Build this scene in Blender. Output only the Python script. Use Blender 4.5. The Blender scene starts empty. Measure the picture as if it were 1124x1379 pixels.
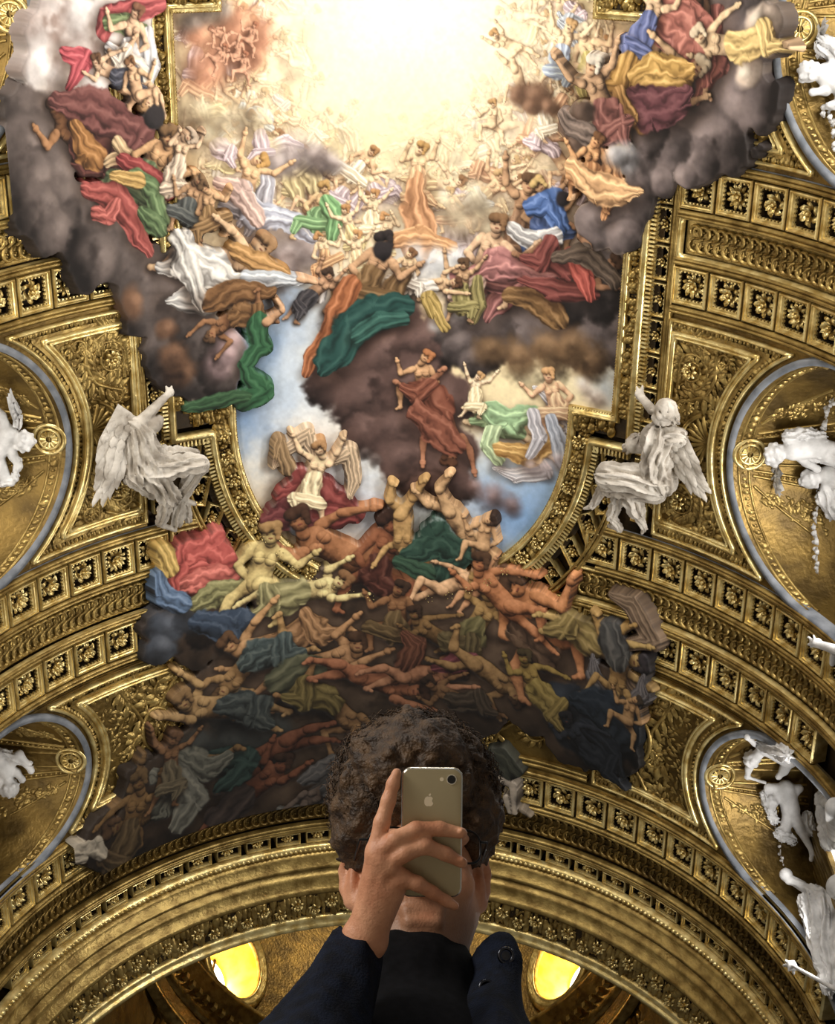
import bpy, math, random
import numpy as np
from mathutils import Vector, Matrix
random.seed(7); RNG = np.random.default_rng(7)
PI = math.pi
SC = bpy.context.scene
COL = SC.collection
# ------------------------------------------------------------------ camera
R = 8.5                      # radius of the nave vault
CZ = 0.2                     # camera height above the floor
ZS = CZ + 21.586             # springing line of the vault
CAMP = np.array([0.668, 0.0, CZ])
F_PX = 2016.56
_F = np.array([-0.00945261, 0.41337056, 0.91051383])
_RX = np.array([0.99971065, -0.01623521, 0.01774935])
_UX = np.array([-0.02211944, -0.91041814, 0.41309749])
cam_d = bpy.data.cameras.new('camera'); cam = bpy.data.objects.new('camera', cam_d); COL.objects.link(cam)
cam_d.sensor_fit = 'HORIZONTAL'; cam_d.sensor_width = 36.0; cam_d.lens = 36.0 * F_PX / 1124.0
cam_d.clip_start = 0.05; cam_d.clip_end = 300
M4 = Matrix(((_RX[0], _UX[0], -_F[0], CAMP[0]), (_RX[1], _UX[1], -_F[1], CAMP[1]), (_RX[2], _UX[2], -_F[2], CAMP[2]), (0, 0, 0, 1)))
cam.matrix_world = M4
SC.camera = cam
# ------------------------------------------------------------------ light
SC.view_settings.view_transform = 'Standard'; SC.view_settings.look = 'None'
SC.view_settings.gamma = 1.0; SC.view_settings.use_curve_mapping = False
SC.view_settings.exposure = 0.38
W = bpy.data.worlds.new('nave_light'); SC.world = W; W.use_nodes = True
bgn = W.node_tree.nodes['Background']; bgn.inputs[0].default_value = (1.0, 0.97, 0.92, 1); bgn.inputs[1].default_value = 0.1
def area(name, loc, target, size, sizey, power, color=(1, 1, 1)):
    l = bpy.data.lights.new(name, 'AREA'); l.shape = 'RECTANGLE'; l.size = size; l.size_y = sizey; l.energy = power; l.color = color
    o = bpy.data.objects.new(name, l); COL.objects.link(o); o.location = loc
    d = Vector(target) - Vector(loc); o.rotation_euler = d.to_track_quat('-Z', 'Y').to_euler()
    return o
# daylight of the facade window behind the visitor and of the clerestory, floodlights standing on the cornice, then added fill lamps
area('facade_window_light', (0, -12, ZS + 1), (0, 9, ZS + 7), 6, 7, 3000, (1, .97, .93))
for yy in (3.0, 10.9, 18.3):
    area('clerestory_light', (8.2, yy, ZS + 1.4), (-6, yy, ZS + 3.5), 2.6, 2.2, 330, (1, .98, .95))
    area('clerestory_light', (-8.2, yy, ZS + 1.4), (6, yy, ZS + 3.5), 2.6, 2.2, 25, (1, .98, .95))
for yy in (-1.0, 6.0):
    for sx, pw in ((-1, 210), (1, 90)):
        area('cornice_or_fill_flood', (sx * 7.6, yy, ZS - 1.5), (sx * 3.0, yy + 2, ZS + 8), .5, .5, pw, (1, .93, .8))
for yy in (3.0, 10.9, 18.2): area('cornice_or_fill_flood', (-6.2, yy, ZS - .6), (-8.2, yy, ZS + 5), .5, .5, 75, (1, .95, .86))  # added floods, aimed outward to brighten the left lunette soffits
area('visitor_fill_light', (-4.5, -3.0, 2.6), (.6, 1.2, 1.6), 2.0, 3.2, 250, (1, .93, .84))  # added fill lamp, unseen, to brighten the visitor's hand and phone
# ------------------------------------------------------------------ materials
def srgb(r, g, b):
    f = lambda c: (c / 255.0 / 12.92) if c / 255.0 <= .04045 else ((c / 255.0 + .055) / 1.055) ** 2.4
    return (f(r), f(g), f(b), 1.0)
def mat(name, c1, c2=None, rough=.5, metal=0.0, scale=4.0, bump=0.0, bscale=40.0, spec=.5, detail=4):
    m = bpy.data.materials.new(name); m.use_nodes = True; nt = m.node_tree; N = nt.nodes; L = nt.links
    b = N['Principled BSDF']; b.inputs['Roughness'].default_value = rough; b.inputs['Metallic'].default_value = metal
    b.inputs['Specular IOR Level'].default_value = spec
    if c2 is None: b.inputs['Base Color'].default_value = c1
    else:
        tc = N.new('ShaderNodeTexCoord'); nz = N.new('ShaderNodeTexNoise'); nz.inputs['Scale'].default_value = scale; nz.inputs['Detail'].default_value = detail
        L.new(tc.outputs['Object'], nz.inputs['Vector'])
        rp = N.new('ShaderNodeValToRGB'); rp.color_ramp.elements[0].position = .36; rp.color_ramp.elements[1].position = .64
        rp.color_ramp.elements[0].color = c1; rp.color_ramp.elements[1].color = c2
        L.new(nz.outputs['Fac'], rp.inputs['Fac']); L.new(rp.outputs['Color'], b.inputs['Base Color'])
    if bump:
        tc2 = N.new('ShaderNodeTexCoord'); n2 = N.new('ShaderNodeTexNoise'); n2.inputs['Scale'].default_value = bscale; n2.inputs['Detail'].default_value = 3
        L.new(tc2.outputs['Object'], n2.inputs['Vector'])
        bp = N.new('ShaderNodeBump'); bp.inputs['Strength'].default_value = bump; bp.inputs['Distance'].default_value = .02
        L.new(n2.outputs['Fac'], bp.inputs['Height']); L.new(bp.outputs['Normal'], b.inputs['Normal'])
    return m
MT = {}
MT['gold'] = mat('gilded_stucco', srgb(114, 91, 45), srgb(170, 144, 84), rough=.34, metal=.7, scale=3, bump=.5, bscale=14)
MT['gold_bright'] = mat('bright_gilding', srgb(176, 148, 84), srgb(228, 208, 146), rough=.28, metal=.7, scale=4, bump=.35, bscale=12)
MT['gold_field'] = mat('old_gilded_field', srgb(80, 62, 27), srgb(126, 101, 50), rough=.4, metal=.7, scale=1.6, bump=.9, bscale=9)
MT['gold_back'] = mat('shade_brown_ground', srgb(38, 28, 14), srgb(66, 49, 24), rough=.6, metal=.4, scale=2, bump=.4, bscale=10)  # shade of the recesses put into the colour, darker than the gilding
MT['grey'] = mat('grey_stone_band', srgb(86, 90, 96), srgb(122, 125, 130), rough=.6, scale=3)
MT['stucco'] = mat('white_stucco', srgb(176, 174, 172), srgb(212, 210, 208), rough=.65, scale=3, bump=.3, bscale=20)
MT['stucco_old'] = mat('weathered_white_stucco', srgb(146, 136, 123), srgb(208, 200, 188), rough=.7, scale=2.2, bump=.5, bscale=16)
MT['marble'] = mat('floor_marble', srgb(150, 140, 128), srgb(190, 182, 170), rough=.3, scale=1.5)
# ------------------------------------------------------------------ object helpers
def tag(o, label=None, cat=None, group=None, kind=None):
    if label: o['label'] = label
    if cat: o['category'] = cat
    if group: o['group'] = group
    if kind: o['kind'] = kind
    return o
def link(name, me, parent=None):
    o = bpy.data.objects.new(name, me); COL.objects.link(o)
    if parent is not None: o.parent = parent
    return o
def empty(name, loc=(0, 0, 0)):
    o = bpy.data.objects.new(name, None); COL.objects.link(o); o.location = loc; o.empty_display_size = .1
    return o
class MB:
    def __init__(s): s.v = []; s.f = []; s.n = 0
    def add(s, v, f):
        v = np.asarray(v, float).reshape(-1, 3)
        k = s.n; s.v.append(v); s.n += len(v)
        for q in f: s.f.append(tuple(int(i) + k for i in q))
        return s
    def mesh(s, name, m, smooth=True):
        me = bpy.data.meshes.new(name); v = np.concatenate(s.v) if s.v else np.zeros((0, 3))
        me.from_pydata(v.tolist(), [], s.f); me.materials.append(MT[m] if isinstance(m, str) else m)
        if smooth: me.polygons.foreach_set('use_smooth', [True] * len(me.polygons))
        me.update(); return me
    def build(s, name, m, parent=None, smooth=True):
        return link(name, s.mesh(name, m, smooth), parent)
def fast_mesh(name, v, q, m, smooth=True):
    """numpy verts (n,3), quads (k,4)"""
    me = bpy.data.meshes.new(name); v = np.ascontiguousarray(v, np.float32); q = np.ascontiguousarray(q, np.int32)
    me.vertices.add(len(v)); me.vertices.foreach_set('co', v.ravel())
    me.loops.add(q.size); me.loops.foreach_set('vertex_index', q.ravel())
    me.polygons.add(len(q)); me.polygons.foreach_set('loop_start', np.arange(0, q.size, q.shape[1], dtype=np.int32))
    me.materials.append(MT[m] if isinstance(m, str) else m)
    me.update(calc_edges=True)
    if smooth: me.polygons.foreach_set('use_smooth', np.ones(len(q), bool))
    me.validate(); return me
# vault coordinates: a = metres of arc from the crown, b = metres along the nave, c = height proud of the vault
def V(a, b, c=0.0):
    a, b, c = np.broadcast_arrays(np.asarray(a, float), np.asarray(b, float), np.asarray(c, float))
    r = R - c; t = a / R
    return np.stack([r * np.sin(t), b, ZS + r * np.cos(t)], -1)
def DEG(t): return math.radians(t) * R
def frame_at(a, b, c=0.0, rot=0.0):
    """matrix whose x runs round the vault, y along it and z points into the room"""
    t = a / R; p = V(a, b, c)
    ex = Vector((math.cos(t), 0, -math.sin(t))); ez = Vector((-math.sin(t), 0, -math.cos(t))); ey = ez.cross(ex)
    m = Matrix((ex, ey, ez)).transposed().to_4x4()
    m.translation = Vector(p)
    return m @ Matrix.Rotation(rot, 4, 'Z')
def pix(x, y):
    d = _F + (x - 562) / F_PX * _RX - (y - 689.5) / F_PX * _UX
    return d
def at(x, y, c=0.0):
    """where a sight line through the reference pixel meets the vault: (arc, along)"""
    d = pix(x, y); o = CAMP - np.array([0, 0, ZS]); r = R - c
    A = d[0] ** 2 + d[2] ** 2; B = o[0] * d[0] + o[2] * d[2]; C = o[0] ** 2 + o[2] ** 2 - r * r
    t = (-B + math.sqrt(max(B * B - A * C, 0))) / A
    P = o + t * d
    return math.atan2(P[0], P[2]) * R, P[1]
def dense(path, step=.12, closed=False):
    P = [np.asarray(p, float) for p in path]; out = []; n = len(P)
    for i in range(n if closed else n - 1):
        a, b = P[i], P[(i + 1) % n]; k = max(1, int(math.ceil(np.linalg.norm(b - a) / step)))
        for j in range(k): out.append(a + (b - a) * j / k)
    if not closed: out.append(P[-1])
    return np.array(out)
def normals2(P, closed):
    n = len(P)
    if closed: d0 = P - np.roll(P, 1, 0); d1 = np.roll(P, -1, 0) - P
    else:
        d = np.diff(P, axis=0); d0 = np.vstack([d[:1], d]); d1 = np.vstack([d, d[-1:]])
    u = lambda d: d / np.maximum(np.linalg.norm(d, axis=1, keepdims=True), 1e-9)
    d0, d1 = u(d0), u(d1)
    n0 = np.stack([-d0[:, 1], d0[:, 0]], 1); n1 = np.stack([-d1[:, 1], d1[:, 0]], 1)
    m = u(n0 + n1); k = np.clip((m * n0).sum(1), .35, 1)
    return m / k[:, None]
def sweep(mb, path, profile, closed=False, step=.12, surf=V):
    """profile [(offset to the left of the path, c)] drawn along a path on the vault"""
    P = dense(path, step, closed); N = normals2(P, closed); m = len(profile); n = len(P)
    pr = np.array(profile, float)
    A = P[:, None, 0] + N[:, None, 0] * pr[None, :, 0]; B = P[:, None, 1] + N[:, None, 1] * pr[None, :, 0]
    v = surf(A, B, np.broadcast_to(pr[None, :, 1], A.shape)).reshape(-1, 3)
    f = []
    for i in range(n if closed else n - 1):
        j = (i + 1) % n
        for k in range(m - 1): f.append((i * m + k, i * m + k + 1, j * m + k + 1, j * m + k))
    mb.add(v, f); return mb
def resample(path, spacing, closed=False):
    P = dense(path, .05, closed)
    if closed: P = np.vstack([P, P[:1]])
    s = np.concatenate([[0], np.cumsum(np.linalg.norm(np.diff(P, axis=0), axis=1))]); n = max(1, int(round(s[-1] / spacing)))
    q = (np.arange(n) + .5) * s[-1] / n
    X = np.stack([np.interp(q, s, P[:, 0]), np.interp(q, s, P[:, 1])], 1)
    e = .03; X2 = np.stack([np.interp(q + e, s, P[:, 0]), np.interp(q + e, s, P[:, 1])], 1); X1 = np.stack([np.interp(q - e, s, P[:, 0]), np.interp(q - e, s, P[:, 1])], 1)
    T = X2 - X1; T /= np.maximum(np.linalg.norm(T, axis=1, keepdims=True), 1e-9)
    return X, T
def bump_unit(kind):
    if kind == 'bead':      # dome
        v = [(0, 0, 1)] + [(.8 * math.cos(t), .8 * math.sin(t), .62) for t in np.arange(6) * PI / 3] + [(math.cos(t), math.sin(t), 0) for t in np.arange(6) * PI / 3]
        f = [(0, 1 + i, 1 + (i + 1) % 6) for i in range(6)] + [(1 + i, 7 + i, 7 + (i + 1) % 6, 1 + (i + 1) % 6) for i in range(6)]
    elif kind == 'leaf':    # pointed leaf with a rib, x along the path, y across
        v = [(0, -1, 0), (-.75, -.3, .25), (0, -.3, .8), (.75, -.3, .25), (-.9, .25, .2), (0, .35, 1), (.9, .25, .2), (0, 1.1, .35), (-.5, .8, .1), (.5, .8, .1)]
        f = [(0, 2, 1), (0, 3, 2), (1, 2, 5, 4), (2, 3, 6, 5), (4, 5, 7, 8), (5, 6, 9, 7)]
    else:                   # tooth
        v = [(-1, -1, 0), (1, -1, 0), (1, 1, 0), (-1, 1, 0), (-.8, -1, 1), (.8, -1, 1), (.8, 1, 1), (-.8, 1, 1)]
        f = [(4, 5, 6, 7), (0, 1, 5, 4), (1, 2, 6, 5), (2, 3, 7, 6), (3, 0, 4, 7)]
    return np.array(v, float), f
def studs(mb, path, spacing, kind, sx, sy, sz, off=0.0, c0=0.0, closed=False, jitter=0.0, surf=V):
    X, T = resample(path, spacing, closed); u, f = bump_unit(kind)
    for (x, t) in zip(X, T):
        k = 1 + jitter * random.uniform(-1, 1); nrm = np.array([-t[1], t[0]]); al = jitter * random.uniform(-1.2, 1.2)
        ca, sa = math.cos(al), math.sin(al)
        ux = (u[:, 0] * ca - u[:, 1] * sa) * sx * k; uy = (u[:, 0] * sa + u[:, 1] * ca) * sy * k + off
        mb.add(surf(x[0] + ux * t[0] + uy * nrm[0], x[1] + ux * t[1] + uy * nrm[1], c0 + u[:, 2] * sz * k), f)
    return mb
def tube2(mb, pts, rad, c=0.0, seg=5, surf=V, flat=1.0):
    """half-round strand following (a,b[,c]) points on the vault"""
    P = np.asarray(pts, float)
    C = P[:, 2] if P.shape[1] > 2 else np.full(len(P), c); P2 = P[:, :2]; N = normals2(P2, False); rad = np.broadcast_to(np.asarray(rad, float), (len(P),))
    t = np.linspace(0, PI, seg); o = np.cos(t); h = np.sin(t) * flat
    A = P2[:, None, 0] + N[:, None, 0] * o[None] * rad[:, None]; B = P2[:, None, 1] + N[:, None, 1] * o[None] * rad[:, None]
    v = surf(A, B, C[:, None] + h[None] * rad[:, None]).reshape(-1, 3); n = len(P)
    f = [(i * seg + k, (i + 1) * seg + k, (i + 1) * seg + k + 1, i * seg + k + 1) for i in range(n - 1) for k in range(seg - 1)]
    mb.add(v, f); return mb
def emit_mat(name, col, strength):
    m = bpy.data.materials.new(name); m.use_nodes = True; b = m.node_tree.nodes['Principled BSDF']
    b.inputs['Base Color'].default_value = col; b.inputs['Emission Color'].default_value = col; b.inputs['Emission Strength'].default_value = strength
    b.inputs['Roughness'].default_value = .3
    return m
MT['pane'] = emit_mat('daylit_window_glass', (1, .98, .94, 1), 1.6)
# ================================================================== THE VAULT
BAYS = [(0.5, 5.45, 2.98, 2.45, 5.5, 2.0), (8.45, 13.33, 10.9, 2.42, 5.5, 2.0), (16.42, 19.95, 18.25, 1.78, 5.35, 1.75)]  # y0, y1, centre, half width, apex height, rise
BANDS = [(6.95, (40.3, 41.7), (40.5, 41.7)), (14.85, (30.4, 32.2), (25.5, 27.2))]   # centre, first coffer angles of the two rows (right, left)
def lun_curve(bay, n=72, down=True):
    y0, y1, yc, w, ap, bq = bay
    ph = np.linspace(-PI / 2, PI / 2, n)
    b = yc + w * np.sin(ph); z = ap - bq + bq * np.cos(ph)
    a = R * np.arccos(z / R); P = np.stack([a, b], 1)
    if down:
        zz = np.linspace(0, ap - bq, 14)[:-1]
        lo = np.stack([R * np.arccos(zz / R), np.full(13, yc - w)], 1); hi = np.stack([R * np.arccos(zz[::-1] / R), np.full(13, yc + w)], 1)
        P = np.vstack([lo, P, hi])
    return P
def in_lun(a, b, grow=0.0):
    aa = np.abs(a); r = np.zeros(np.broadcast(a, b).shape, bool)
    for (y0, y1, yc, w, ap, bq) in BAYS:
        t = (b - yc) / (w + grow); ok = np.abs(t) < 1
        z = ap - bq + (bq + grow) * np.sqrt(np.clip(1 - t * t, 0, 1))
        r |= ok & (aa > R * np.arccos(np.clip(z / R, -1, 1)))
    return r
# ---- backing shell
na, nb = 260, 230
ga = np.linspace(-DEG(90), DEG(90), na); gb = np.linspace(-1.6, 24.5, nb)
GA, GB = np.meshgrid(ga, gb, indexing='ij')
ins = in_lun(GA, GB, .0)
vv = V(GA, GB, -.36).reshape(-1, 3); idx = np.arange(na * nb).reshape(na, nb)
keep = ~(ins[:-1, :-1] | ins[1:, :-1] | ins[1:, 1:] | ins[:-1, 1:])
qq = np.stack([idx[:-1, :-1], idx[1:, :-1], idx[1:, 1:], idx[:-1, 1:]], -1)[keep]
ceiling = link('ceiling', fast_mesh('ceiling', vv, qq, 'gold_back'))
tag(ceiling, 'gilded coffered barrel vault over the nave, around the painted fresco', 'ceiling', kind='structure')
fl = MB().add([(-9.5, -14, 0), (9.5, -14, 0), (9.5, 26, 0), (-9.5, 26, 0)], [(0, 1, 2, 3)]).build('floor', 'marble')
tag(fl, 'pale marble floor of the nave below the vault', 'floor', kind='structure')
# ---- coffers and rosettes (shared meshes)
def coffer_mesh(name, w, h, teeth=True):
    mb = MB(); prof = [(0.012, -.3), (0.012, -.01), (.03, .03), (.05, .035), (.056, 0.0), (.085, -.005), (.095, -.04), (.108, -.05), (.112, -.1), (.118, -.3)]
    k = min(1.0, min(w, h) / .78) ; vs = []
    for (d, c) in prof:
        x, y = w / 2 - d * k, h / 2 - d * k; vs += [(-x, -y, c), (x, -y, c), (x, y, c), (-x, y, c)]
    f = [(4 * i + j, 4 * i + (j + 1) % 4, 4 * i + 4 + (j + 1) % 4, 4 * i + 4 + j) for i in range(len(prof) - 1) for j in range(4)]
    n = 4 * (len(prof) - 1); f.append((n, n + 1, n + 2, n + 3)); mb.add(vs, f)
    if teeth:
        x, y = w / 2 - .11 * k, h / 2 - .11 * k; u, uf = bump_unit('tooth')
        for (L, fx) in ((x, 0), (y, 1)):
            m = int(2 * L / .078)
            for i in range(m):
                s = -L + (i + .5) * 2 * L / m
                for sg in (-1, 1):
                    q = u * np.array([.022, .017, .05])
                    if fx == 0: P = np.stack([s + q[:, 0], sg * (y - .012) + q[:, 1], -.1 + q[:, 2]], 1)
                    else: P = np.stack([sg * (x - .012) + q[:, 1], s + q[:, 0], -.1 + q[:, 2]], 1)
                    mb.add(P, uf)
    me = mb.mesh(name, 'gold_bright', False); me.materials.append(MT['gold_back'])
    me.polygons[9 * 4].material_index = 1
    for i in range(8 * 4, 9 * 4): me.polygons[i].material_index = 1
    return me
def rosette_mesh(name, n1, n2, r, tw=0.0, curl=.5):
    mb = MB()
    def petal(ang, r0, r1, wid, z0, z1, tip):
        rows = []
        for i, t in enumerate((0, .35, .7, 1.0)):
            rr = r0 + (r1 - r0) * t; wd = wid * (.35, 1, .95, .15)[i]; z = z0 + (z1 - z0) * math.sin(t * PI * .62) + (tip if i == 3 else 0)
            a2 = ang + tw * t
            for s, dz in ((-1, 0), (0, .045), (1, 0)):
                rows.append((rr * math.cos(a2) - s * wd * math.sin(a2), rr * math.sin(a2) + s * wd * math.cos(a2), z + dz * (1 if i else .4)))
        mb.add(rows, [(3 * i + j, 3 * i + j + 1, 3 * i + j + 4, 3 * i + j + 3) for i in range(3) for j in range(2)])
    for i in range(n1): petal(2 * PI * i / n1, r * .25, r, r * 1.75 / n1, .03, .15, -.04)
    for i in range(n2): petal(2 * PI * (i + .5) / n2, r * .1, r * .55, r * 1.1 / n2, .09, .2, .03)
    u, f = bump_unit('bead'); mb.add(u * np.array([r * .2, r * .2, .12]) + np.array([0, 0, .12]), f)
    return mb.mesh(name, 'gold_bright')
COFF = coffer_mesh('coffer', .78, .78); COFF_S = coffer_mesh('coffer_narrow', .39, .7, True); COFF_F = coffer_mesh('coffer_small', .62, .34, False)
ROS = [rosette_mesh('rosette_a', 8, 5, .25), rosette_mesh('rosette_b', 10, 6, .26, .25), rosette_mesh('rosette_c', 6, 6, .24, .6), rosette_mesh('rosette_d', 12, 5, .26)]
ROS_S = [rosette_mesh('rosette_e', 8, 5, .17), rosette_mesh('rosette_f', 6, 5, .16, .4)]
ncof = 0
def put_coffer(a, b, me=COFF, ros=ROS, c=0.0, rot=0.0):
    global ncof
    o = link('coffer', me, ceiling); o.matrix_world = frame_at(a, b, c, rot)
    r = link('rosette', ros[(ncof * 7 + ncof // 3) % len(ros)], o); r.matrix_local = Matrix.Translation((0, 0, -.26)) @ Matrix.Rotation(.4 * ncof, 4, 'Z')
    ncof += 1
EA, EB, EY = 4.76, 5.3, 11.3
def ell_out(a, b, k=1.05): return (a / EA) ** 2 + ((b - EY) / EB) ** 2 > k if b > EY else abs(a) > 5.5
STEP = DEG(5.424)
for (yb, fa, fb) in BANDS:
    for (yy, ph) in ((yb - .93, fa), (yb + .93, fb)):
        for si, sg in enumerate((1, -1)):
            for k in range(-2, 9):
                a = sg * (DEG(ph[si]) + k * STEP)
                if abs(a) < DEG(24) or abs(a) > DEG(80): continue
                if yb < 10 and k < 0: continue
                if not ell_out(a, yy, 1.06): continue
                put_coffer(a, yy)
for k in range(-14, 15):
    a = DEG(4.9) + k * STEP
    if abs(a) < DEG(82): put_coffer(a, 20.54)
for k in range(-19, 20):
    a = DEG(2) + k * .74
    if abs(a) < DEG(72): put_coffer(a, 22.28, COFF_F, ROS_S, -.02)
for sg in (1, -1):
    for k in range(15): put_coffer(sg * 5.31, 2.3 + k * .745, COFF_S, ROS_S, -.02)
    for i, ph in enumerate(np.arange(8, 80, 8.6)):
        t = math.radians(ph); a, b = 4.62 * math.cos(t), EY + 5.16 * math.sin(t)
        tx, ty = -4.62 * math.sin(t), 5.16 * math.cos(t)
        put_coffer(sg * a, b, COFF_S, ROS_S, -.02, sg * (math.atan2(ty, tx) - PI / 2))
# ---- mouldings, guilloche, flat strips of the transverse bands
LINE = [(-.05, -.1), (-.05, .0), (-.03, .04), (0, .05), (.03, .04), (.05, .0), (.05, -.1)]
CORD = [(-.035, -.1), (-.035, .02), (0, .055), (.035, .02), (.035, -.1)]
def ring(mb, y, prof, a0, a1): return sweep(mb, [(a0, y), (a1, y)], prof, step=.16)
def rect(mb, a0, a1, y0, y1, prof): return sweep(mb, [(a0, y0), (a1, y0), (a1, y1), (a0, y1)], prof, closed=True, step=.16)
def guilloche(yc, a0, a1, half=.3):
    mb = MB(); sweep(mb, [(a0, yc), (a1, yc)], [(-half - .08, -.15), (half + .08, -.15)], step=.16)
    lam = .19; n = int((a1 - a0 - .2) / lam)
    for row in (-1, 1):
        for j in range(n):
            x0 = a0 + .12 + (j + .5) * lam; t = np.linspace(-.5, PI + 1.5, 13)
            tube2(mb, np.stack([x0 + row * .125 * np.cos(t), yc + row * (half * .46 + half * .47 * np.sin(t)), -.145 + .05 * np.sin(t * .5 + .4)], 1), np.interp(np.arange(13), (0, 6, 12), (.02, .036, .024)), seg=4, flat=1.5)
    for row in (-1, 1): studs(mb, [(a0 + .1, yc + row * half * .5), (a1 - .1, yc + row * half * .5)], lam, 'bead', .03, .03, .05, c0=-.145)
    return mb
for bi, (yb, fa, fb) in enumerate(BANDS):
    for sg in (1, -1):
        a0, a1 = (5.62, DEG(80)) if bi == 0 else (3.95, DEG(80))
        mm = MB()
        for d in (-1.38, -.485, .485, 1.38):
            st = a0 if bi == 0 else {-1.38: 4.55, -.485: 4.42, .485: 3.3, 1.38: 2.4}[d]
            ring(mm, yb + d, LINE, sg * st, sg * a1)
            ring(mm, yb + d + (.075 if d < 0 and d > -1 or d > 1 else -.075), CORD, sg * st, sg * a1)
        mm.build('band_moulding', 'gold', ceiling)
        g0 = a0 + .05 if bi == 0 else 3.85
        fr = MB(); rect(fr, sg * g0, sg * a1, yb - .4, yb + .4, [(-.03, -.1), (-.03, .0), (0, .03), (.03, 0), (.05, -.02), (.07, -.1)])
        fr.build('guilloche_frame', 'gold_bright', ceiling)
        lo, hi = sorted((sg * (g0 + .08), sg * a1))
        g = guilloche(yb, lo, hi, .27).build('guilloche', 'gold', ceiling)
        gs = MB()
        for d in (-1.47, 1.47): ring(gs, yb + d, [(-.045, -.06), (.045, -.06)], sg * (a0 if bi == 0 else 4.6), sg * a1)
        gs.build('grey_band', 'grey', ceiling)
mm = MB()
for y in (20.06, 21.02, 21.92): ring(mm, y, LINE, -DEG(84), DEG(84)); ring(mm, y + .08, CORD, -DEG(84), DEG(84))
ring(mm, 19.98, [(-.03, -.05), (.03, -.05)], -DEG(84), DEG(84))
mm.build('band_moulding', 'gold', ceiling)
guilloche(21.47, -DEG(82), DEG(82), .3).build('guilloche', 'gold_field', ceiling)
# ---- long mouldings beside the fresco
for sg in (1, -1):
    mm = MB()
    for x, p in ((5.56, LINE), (5.62, CORD)): sweep(mm, [(sg * x, .3), (sg * x, 12.6)], p)
    t = np.radians(np.arange(14, 84, 3)); cu = np.stack([sg * 4.93 * np.cos(t), EY + 5.5 * np.sin(t)], 1)
    sweep(mm, cu, LINE); sweep(mm, cu, [(o + sg * .09, c) for o, c in CORD])
    mm.build('long_moulding', 'gold', ceiling)
# ---- bay panels with scrollwork round each lunette
def acanthus(mb, cx, cy, r, turns, a0, sg, rad=.045, leaf=.15, c0=-.05):
    n = int(26 * turns); t = np.linspace(0, 1, n); ang = a0 + sg * t * turns * 2 * PI; rr = r * (1 - .82 * t)
    pts = np.stack([cx + rr * np.cos(ang), cy + rr * np.sin(ang)], 1)
    tube2(mb, np.column_stack([pts, np.full(n, c0)]), rad * (1 - .5 * t), seg=5, flat=1.6)
    u, f = bump_unit('leaf')
    for i in range(1, n - 3, 2):
        al = ang[i] + sg * .9; k = leaf * (1 - .6 * t[i]) * random.uniform(.75, 1.15); ex = np.array([-math.sin(al), math.cos(al)]); ey = np.array([math.cos(al), math.sin(al)])
        ux, uy = u[:, 0] * k * .5, (u[:, 1] + .8) * k
        mb.add(V(pts[i, 0] + ux * ex[0] + uy * ey[0], pts[i, 1] + ux * ex[1] + uy * ey[1], c0 + u[:, 2] * .085), f)
    return pts
def stem(mb, pts, rad=.045, leaf=.14, c0=-.05):
    P = dense(pts, .2); k = np.arange(len(P)); q = np.linspace(0, len(P) - 1, 40)
    S = np.stack([np.interp(q, k, P[:, i]) for i in (0, 1)], 1)
    for _ in range(4): S[1:-1] = (S[:-2] + S[2:] + S[1:-1]) / 3
    tube2(mb, np.column_stack([S, np.full(40, c0)]), rad, seg=5, flat=1.5)
    N = normals2(S, False); u, f = bump_unit('leaf')
    for i in range(2, 38, 2):
        sd = 1 if (i // 2) % 2 else -1; T = np.array([N[i, 1], -N[i, 0]]); ey = (sd * N[i] + .8 * T); ey /= np.linalg.norm(ey); ex = np.array([ey[1], -ey[0]]); k2 = leaf * random.uniform(.7, 1.2)
        ux, uy = u[:, 0] * k2 * .45, (u[:, 1] + .9) * k2
        mb.add(V(S[i, 0] + ux * ex[0] + uy * ey[0], S[i, 1] + ux * ex[1] + uy * ey[1], c0 + u[:, 2] * .08), f)
def panel_path(bay, d, a0, lb=.0):
    y0, y1, yc, w, ap, bq = bay
    L = lun_curve(bay, 120, True); N = normals2(L, False)       # curve runs with rising b: its left points to the crown
    off = L + N * (lb + d)
    sel = (off[:, 1] > y0 + d) & (off[:, 1] < y1 - d); mid = len(off) // 2
    i = mid
    while i > 0 and sel[i - 1]: i -= 1
    j = mid
    while j < len(off) - 1 and sel[j + 1]: j += 1
    seg = off[i:j + 1:2]
    dl = d * .3 if a0 > 5 else d
    return [(a0 + dl, y0 + d), (seg[0][0], y0 + d)] + [tuple(p) for p in seg] + [(seg[-1][0], y1 - d), (a0 + dl, y1 - d)]
def flipa(path, sg): return [(sg * p[0], p[1]) for p in path]
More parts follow.
